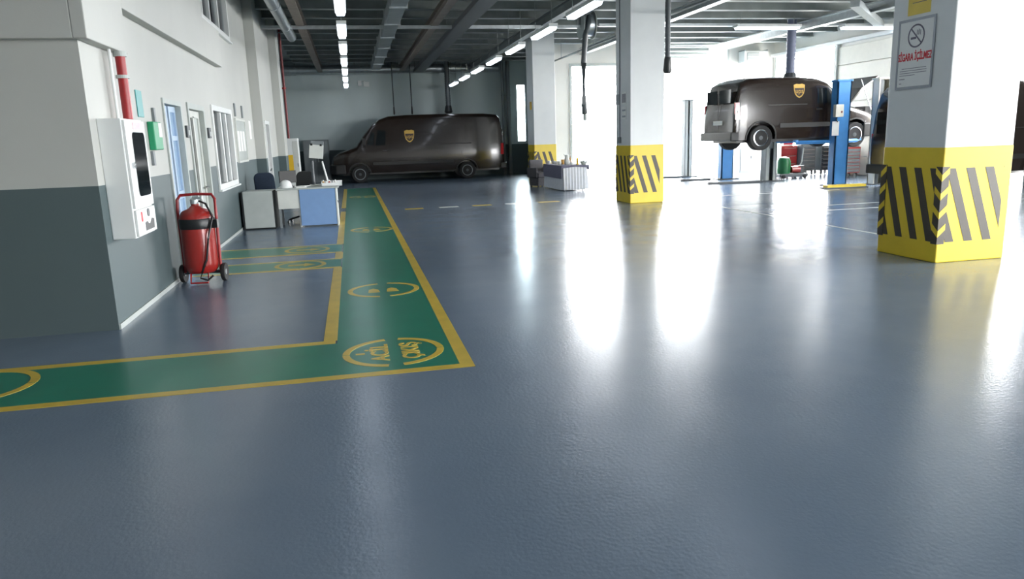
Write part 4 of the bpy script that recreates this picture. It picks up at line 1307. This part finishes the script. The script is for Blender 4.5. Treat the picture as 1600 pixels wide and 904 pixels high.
def cup(label, x, y, m, h=0.09, r=0.04, gr='cups and jars on the covered table', cat='cup', nm='cup', handle=True):
    t = thing(nm, label, cat, (x, y, TZ), group=gr)
    MB().lathe([(r * 0.7, 0), (r * 0.9, 0.01), (r, h * 0.6), (r, h), (r * 0.88, h), (r * 0.85, 0.02)], n=16).build('bowl', m, t, True)
    if handle:
        MB().tube([(r, 0, h * 0.8), (r + 0.025, 0, h * 0.7), (r + 0.025, 0, h * 0.35), (r, 0, h * 0.25)], 0.006, 6).build('handle', m, t, True)
    return t


for k, (x, y_, m_, h_, r_, lab) in enumerate([(6.08, 22.7, M_WHITE, 0.1, 0.05, 'white cup at the far left end of the covered table'), (6.15, 22.4, M_OFFW, 0.1, 0.05, 'cream cup second from the far end of the covered table'),
                                               (6.12, 22.0, M_WHITE, 0.09, 0.05, 'white cup at the middle of the left table edge'), (6.3, 21.9, M_AMBER, 0.14, 0.05, 'amber glass behind the white cup on the covered table'),
                                               (6.1, 21.6, M_OFFW, 0.1, 0.05, 'cream cup before the tall jug'), (6.35, 21.1, M_WHITE, 0.08, 0.06, 'white cup nearest on the covered table')]):
    cup(lab, x, y_, m_, h_, r_)
jg = thing('jug', 'tall white jug with spout on the covered table', 'jug', (6.3, 21.45, TZ))
MB().lathe([(0.06, 0), (0.08, 0.03), (0.085, 0.12), (0.055, 0.2), (0.05, 0.27), (0.06, 0.29)], n=18).build('jug_body', M_OFFW, jg, True)
MB().tube([(0.06, 0, 0.26), (0.12, 0, 0.24), (0.13, 0, 0.12), (0.08, 0, 0.06)], 0.01, 6).build('handle', M_OFFW, jg, True)
MB().prism([(-0.05, 0.24), (-0.1, 0.31), (-0.05, 0.29)], -0.02, 0.02, 'Y').build('spout', M_OFFW, jg)
for x, y_, lab, mm in [(6.5, 21.75, 'brown bottle behind the jug on the covered table', M_AMBER), (6.55, 22.35, 'dark bottle standing far back on the covered table', M_DGREY), (6.55, 21.2, 'yellow bottle near the front right of the covered table', M_YELP)]:
    b = thing('bottle', lab, 'bottle', (x, y_, TZ), group='bottles on the covered table')
    MB().lathe([(0.035, 0), (0.038, 0.02), (0.038, 0.16), (0.015, 0.21), (0.013, 0.26)], n=14).build('bottle_body', mm, b, True)
    MB().lathe([(0.016, 0.255), (0.016, 0.285)], n=10).build('cap', M_WHITE, b)
pl = thing('bowl', 'grey bowl with a lid at the right front corner of the covered table', 'bowl', (6.68, 21.0, TZ))
MB().lathe([(0.06, 0), (0.1, 0.05), (0.115, 0.09)], n=20).build('bowl_body', M_LGREY, pl, True)
MB().lathe([(0.118, 0.088), (0.118, 0.1), (0.05, 0.12), (0.015, 0.125), (0.015, 0.145)], n=20).build('lid', M_GALV, pl, True)
ac = thing('armchair', 'dark grey upholstered chair behind the covered table, before the far pillar', 'chair', (5.95, 23.35, 0), math.radians(20))
bx('seat', M_CHAIRG, ac, -0.26, 0.26, -0.26, 0.26, 0.3, 0.46, 0.03)
bx('backrest', M_CHAIRG, ac, -0.26, 0.26, 0.2, 0.3, 0.4, 0.86, 0.03)
bx('skirt', M_CHAIRG, ac, -0.25, 0.25, -0.24, 0.28, 0.04, 0.3, 0.02)
for sx in (-1, 1):
    bx('armrest', M_CHAIRG, ac, *sorted((sx * 0.26, sx * 0.33)), -0.25, 0.28, 0.3, 0.62, 0.02)
    for sy_ in (-1, 1):
        bx('leg', M_BLACK, ac, sx * 0.22 - 0.02, sx * 0.22 + 0.02, sy_ * 0.21 - 0.02, sy_ * 0.21 + 0.02, 0, 0.06)

# downpipes by the back wall
for x, r, lab in [(6.75, 0.06, 'left grey downpipe on the back wall behind the parked van'), (7.0, 0.09, 'thicker grey downpipe on the back wall, right of the pair')]:
    t = thing('downpipe', lab, 'pipe', (x, YV - 0.13, 0), group='downpipes on the back wall')
    MB().cyl((0, 0, 0), (0, 0, H - 0.01), r, n=14).build('pipe_run', M_GREY, t, True)
    for z in (0.6, 2.0, 3.4):
        MB().lathe([(r + 0.012, z), (r + 0.012, z + 0.05)], n=14).box(-0.02, 0.02, 0, 0.128, z, z + 0.05).build('clamp', M_STEEL, t)
wlf = thing('wall_fixture', 'small white bracket high on the back wall between the lamp rows', 'fixture', (0.75, YV, 4.05))
MB().box(-0.25, -0.1, -0.06, 0, -0.1, 0.12).box(-0.02, 0.22, -0.08, 0, -0.14, 0.06).build('bracket', M_WHITE, wlf)
MB().tube([(-0.1, -0.04, 0.05), (0.0, -0.1, 0.1), (0.1, -0.05, 0.0)], 0.015, 6).build('arm', M_WHITE, wlf)

# ------------------------------------------------------------------ tool cabinets and machines
def tool_cabinet(label, x, y, w_, d_, h, m, md, nd, rz=0, gr='tool cabinets by the right wall'):
    t = thing('tool_cabinet', label, 'tool cabinet', (x, y, 0), rz, gr)
    bx('carcass', m, t, -w_ / 2, w_ / 2, -d_ / 2, d_ / 2, 0.14, h, 0.01)
    hh = (h - 0.2) / nd
    for k in range(nd):
        dr_ = bx('drawer', md, t, -w_ / 2 + 0.03, w_ / 2 - 0.03, -d_ / 2 - 0.02, -d_ / 2, 0.17 + k * hh, 0.17 + (k + 1) * hh - 0.02, 0.004)
        bx('drawer_handle', M_CHROME, dr_, -w_ / 2 + 0.06, w_ / 2 - 0.06, -d_ / 2 - 0.035, -d_ / 2 - 0.02, 0.17 + (k + 1) * hh - 0.05, 0.17 + (k + 1) * hh - 0.035)
    for sx in (-1, 1):
        for sy_ in (-1, 1):
            MB().lathe([(0.06, -0.02), (0.06, 0.02)], (sx * (w_ / 2 - 0.08), sy_ * (d_ / 2 - 0.08), 0.06), 14, 'X').box(sx * (w_ / 2 - 0.08) - 0.03, sx * (w_ / 2 - 0.08) + 0.03, sy_ * (d_ / 2 - 0.08) - 0.03, sy_ * (d_ / 2 - 0.08) + 0.03, 0.08, 0.145).build('caster', M_BLACK, t)
    return t


tool_cabinet('red tool cabinet with papers, leftmost under the raised van', 14.72, 23.3, 0.6, 0.5, 1.0, M_RED, M_DRED, 3)
tool_cabinet('grey seven-drawer cabinet beside the red tool cabinet', 15.33, 23.1, 0.55, 0.5, 1.05, M_GREY, M_GREY, 7)
tool_cabinet('grey drawer cabinet partly behind the near blue post', 15.95, 22.9, 0.55, 0.5, 0.98, M_GREY, M_DGREY, 6)
tool_cabinet('dark grey drawer cabinet with a red side, right of the blue post', 15.45, 21.0, 0.62, 0.5, 0.95, M_RED, M_GREY, 7)
tl = thing('tool_tray', 'steel tray heaped with small tools on the dark drawer cabinet', 'tray', (15.45, 21.0, 0.95))
MB().box(-0.28, 0.28, -0.22, 0.22, 0, 0.01).box(-0.28, 0.28, -0.22, -0.21, 0, 0.06).box(-0.28, 0.28, 0.21, 0.22, 0, 0.06).box(-0.28, -0.27, -0.22, 0.22, 0, 0.06).box(0.27, 0.28, -0.22, 0.22, 0, 0.06).build('tray_walls', M_GALV, tl)
for k in range(9):
    a = random.uniform(0, PI)
    x, y_ = random.uniform(-0.2, 0.2), random.uniform(-0.14, 0.14)
    c_, s2 = math.cos(a) * 0.09, math.sin(a) * 0.06
    o = MB().tube([(x - c_, y_ - s2, 0.03 + 0.012 * k), (x + c_, y_ + s2, 0.05 + 0.016 * k)], 0.022, 6).build('hand_tool', (M_CHROME, M_DGREY, M_GALV)[k % 3], tl)
tool = thing('cabinet_top_box', 'white carton with a red stripe on the red tool cabinet', 'box', (14.72, 23.25, 1.0))
bx('carton', M_PAPER, tool, -0.18, 0.18, -0.12, 0.12, 0, 0.18, 0.004)
bx('stripe', M_SIGNRED, tool, -0.18, 0.18, -0.122, -0.12, 0.05, 0.1)
gm = thing('green_machine', 'green workshop machine with a red motor on a dark skid', 'machine', (13.85, 21.75, 0))
MB().lathe([(0.06, 0.14), (0.2, 0.16), (0.22, 0.25), (0.22, 0.55), (0.17, 0.66), (0.06, 0.7)], (-0.15, 0, 0), 20).build('tank', M_GMACH, gm, True)
bx('skid', M_DGREY, gm, -0.42, 0.6, -0.25, 0.25, 0.05, 0.16, 0.02)
MB().cyl((0.05, -0.1, 0.28), (0.35, -0.1, 0.28), 0.11, n=16).build('motor', M_RED, gm, True)
bx('gauge_panel', M_BLACK, gm, 0.3, 0.52, -0.15, 0.15, 0.16, 0.4, 0.01)
MB().tube([(0.45, 0.18, 0.16), (0.62, 0.18, 0.5), (0.68, 0.18, 0.95)], 0.018, 8).build('pull_handle', M_LGREY, gm, True)
for sx in (-0.3, 0.45):
    for sy_ in (-1, 1):
        MB().lathe([(0.06, -0.025), (0.06, 0.025)], (sx, sy_ * 0.27, 0.06), 14, 'Y').build('wheel', M_RUBBER, gm)
gb = bx('grey_locker', M_GREY, None, -0.28, 0.28, -0.22, 0.22, 0, 0.92, 0.01)
gl = thing('low_locker', 'plain grey low locker against the bay wall behind the raised van', 'locker', (14.78, 26.2, 0))
gb.parent = gl
gb.name = 'carcass'
bx('door', M_GREY, gl, -0.26, 0.26, -0.235, -0.22, 0.04, 0.88, 0.004)
bx('handle', M_DGREY, gl, 0.18, 0.2, -0.255, -0.235, 0.5, 0.62)
jk = thing('parts_cart', 'dark cart with wheels behind the grey drawers under the raised van', 'cart', (15.4, 24.2, 0))
bx('deck', M_DGREY, jk, -0.5, 0.5, -0.25, 0.25, 0.12, 0.2, 0.01)
bx('back_frame', M_DGREY, jk, -0.5, -0.46, -0.25, 0.25, 0.2, 0.85)
bx('crate', M_BLACK, jk, -0.4, 0.3, -0.2, 0.2, 0.2, 0.55, 0.01)
for sx in (-0.4, 0.4):
    for sy_ in (-1, 1):
        MB().lathe([(0.065, -0.02), (0.065, 0.02)], (sx, sy_ * 0.2, 0.065), 14, 'Y').box(sx - 0.03, sx + 0.03, sy_ * 0.2 - 0.02, sy_ * 0.2 + 0.02, 0.08, 0.13).build('wheel', M_RUBBER, jk)

uh = thing('unit_heater', 'white and grey unit heater on brackets high in the bay corner', 'heater', (15.35, YB, 4.3))
bx('case', M_WHITE, uh, -0.5, 0.5, -0.5, -0.05, -0.2, 0.22, 0.02)
bx('grille', M_GREY, uh, -0.38, 0.1, -0.515, -0.5, -0.14, 0.16)
for k in range(5):
    bx('louvre', M_LGREY, uh, -0.38, 0.1, -0.53, -0.512, -0.11 + k * 0.055, -0.085 + k * 0.055)
for sx in (-0.45, 0.45):
    MB().box(sx - 0.02, sx + 0.02, -0.5, 0, 0.22, 0.26).build('bracket', M_STEEL, uh)
bp_ = thing('beige_panel', 'pale beige panel on the bay wall below the heater', 'panel', (15.45, YB, 3.55))
bx('board', M_BEIGE, bp_, -0.3, 0.3, -0.03, 0, -0.45, 0.3, 0.006)
bx('board_edge', M_LGREY, bp_, -0.32, 0.32, -0.05, 0, 0.3, 0.33)
# closed beige sectional door in the right wall, with its trim
sd = root_struct('door_4', (XR, 0, 0), 'closed beige sectional door in the right wall')
for k in range(7):
    bx('door_panel', M_BEIGE, sd, -0.06, -0.005, 19.35, 22.95, 0.02 + k * 0.6, 0.6 + k * 0.6, 0.008)
bx('door_track', M_LGREY, sd, -0.12, 0, 22.95, 23.08, 0, 4.3)
bx('door_track', M_LGREY, sd, -0.12, 0, 19.2, 19.35, 0, 4.3)
bx('door_header', M_WHITE, sd, -0.22, 0, 19.2, 26.9, 4.3, 4.42, 0.01)
for k, (a0, a1, z1) in enumerate(RIGHT_OPEN):
    t = root_struct('trim_%d' % (k + 1), (XR, 0, 0))
    frame_x(MB(), -0.03, 0.23, a0 - 0.08, a1 + 0.08, 0, z1 + 0.08, 0.095, False).build('door_surround', M_LGREY, t)
for k, (a0, a1, z1) in enumerate(BACK_OPEN):
    t = root_struct('trim_%d' % (k + 4), (0, YB, 0))
    MB().box(a0 - 0.08, a0 + 0.015, -0.03, 0.23, 0, z1 + 0.08).box(a1 - 0.015, a1 + 0.08, -0.03, 0.23, 0, z1 + 0.08).box(a0 + 0.015, a1 - 0.015, -0.03, 0.23, z1 - 0.015, z1 + 0.08).build('door_surround', M_LGREY, t)
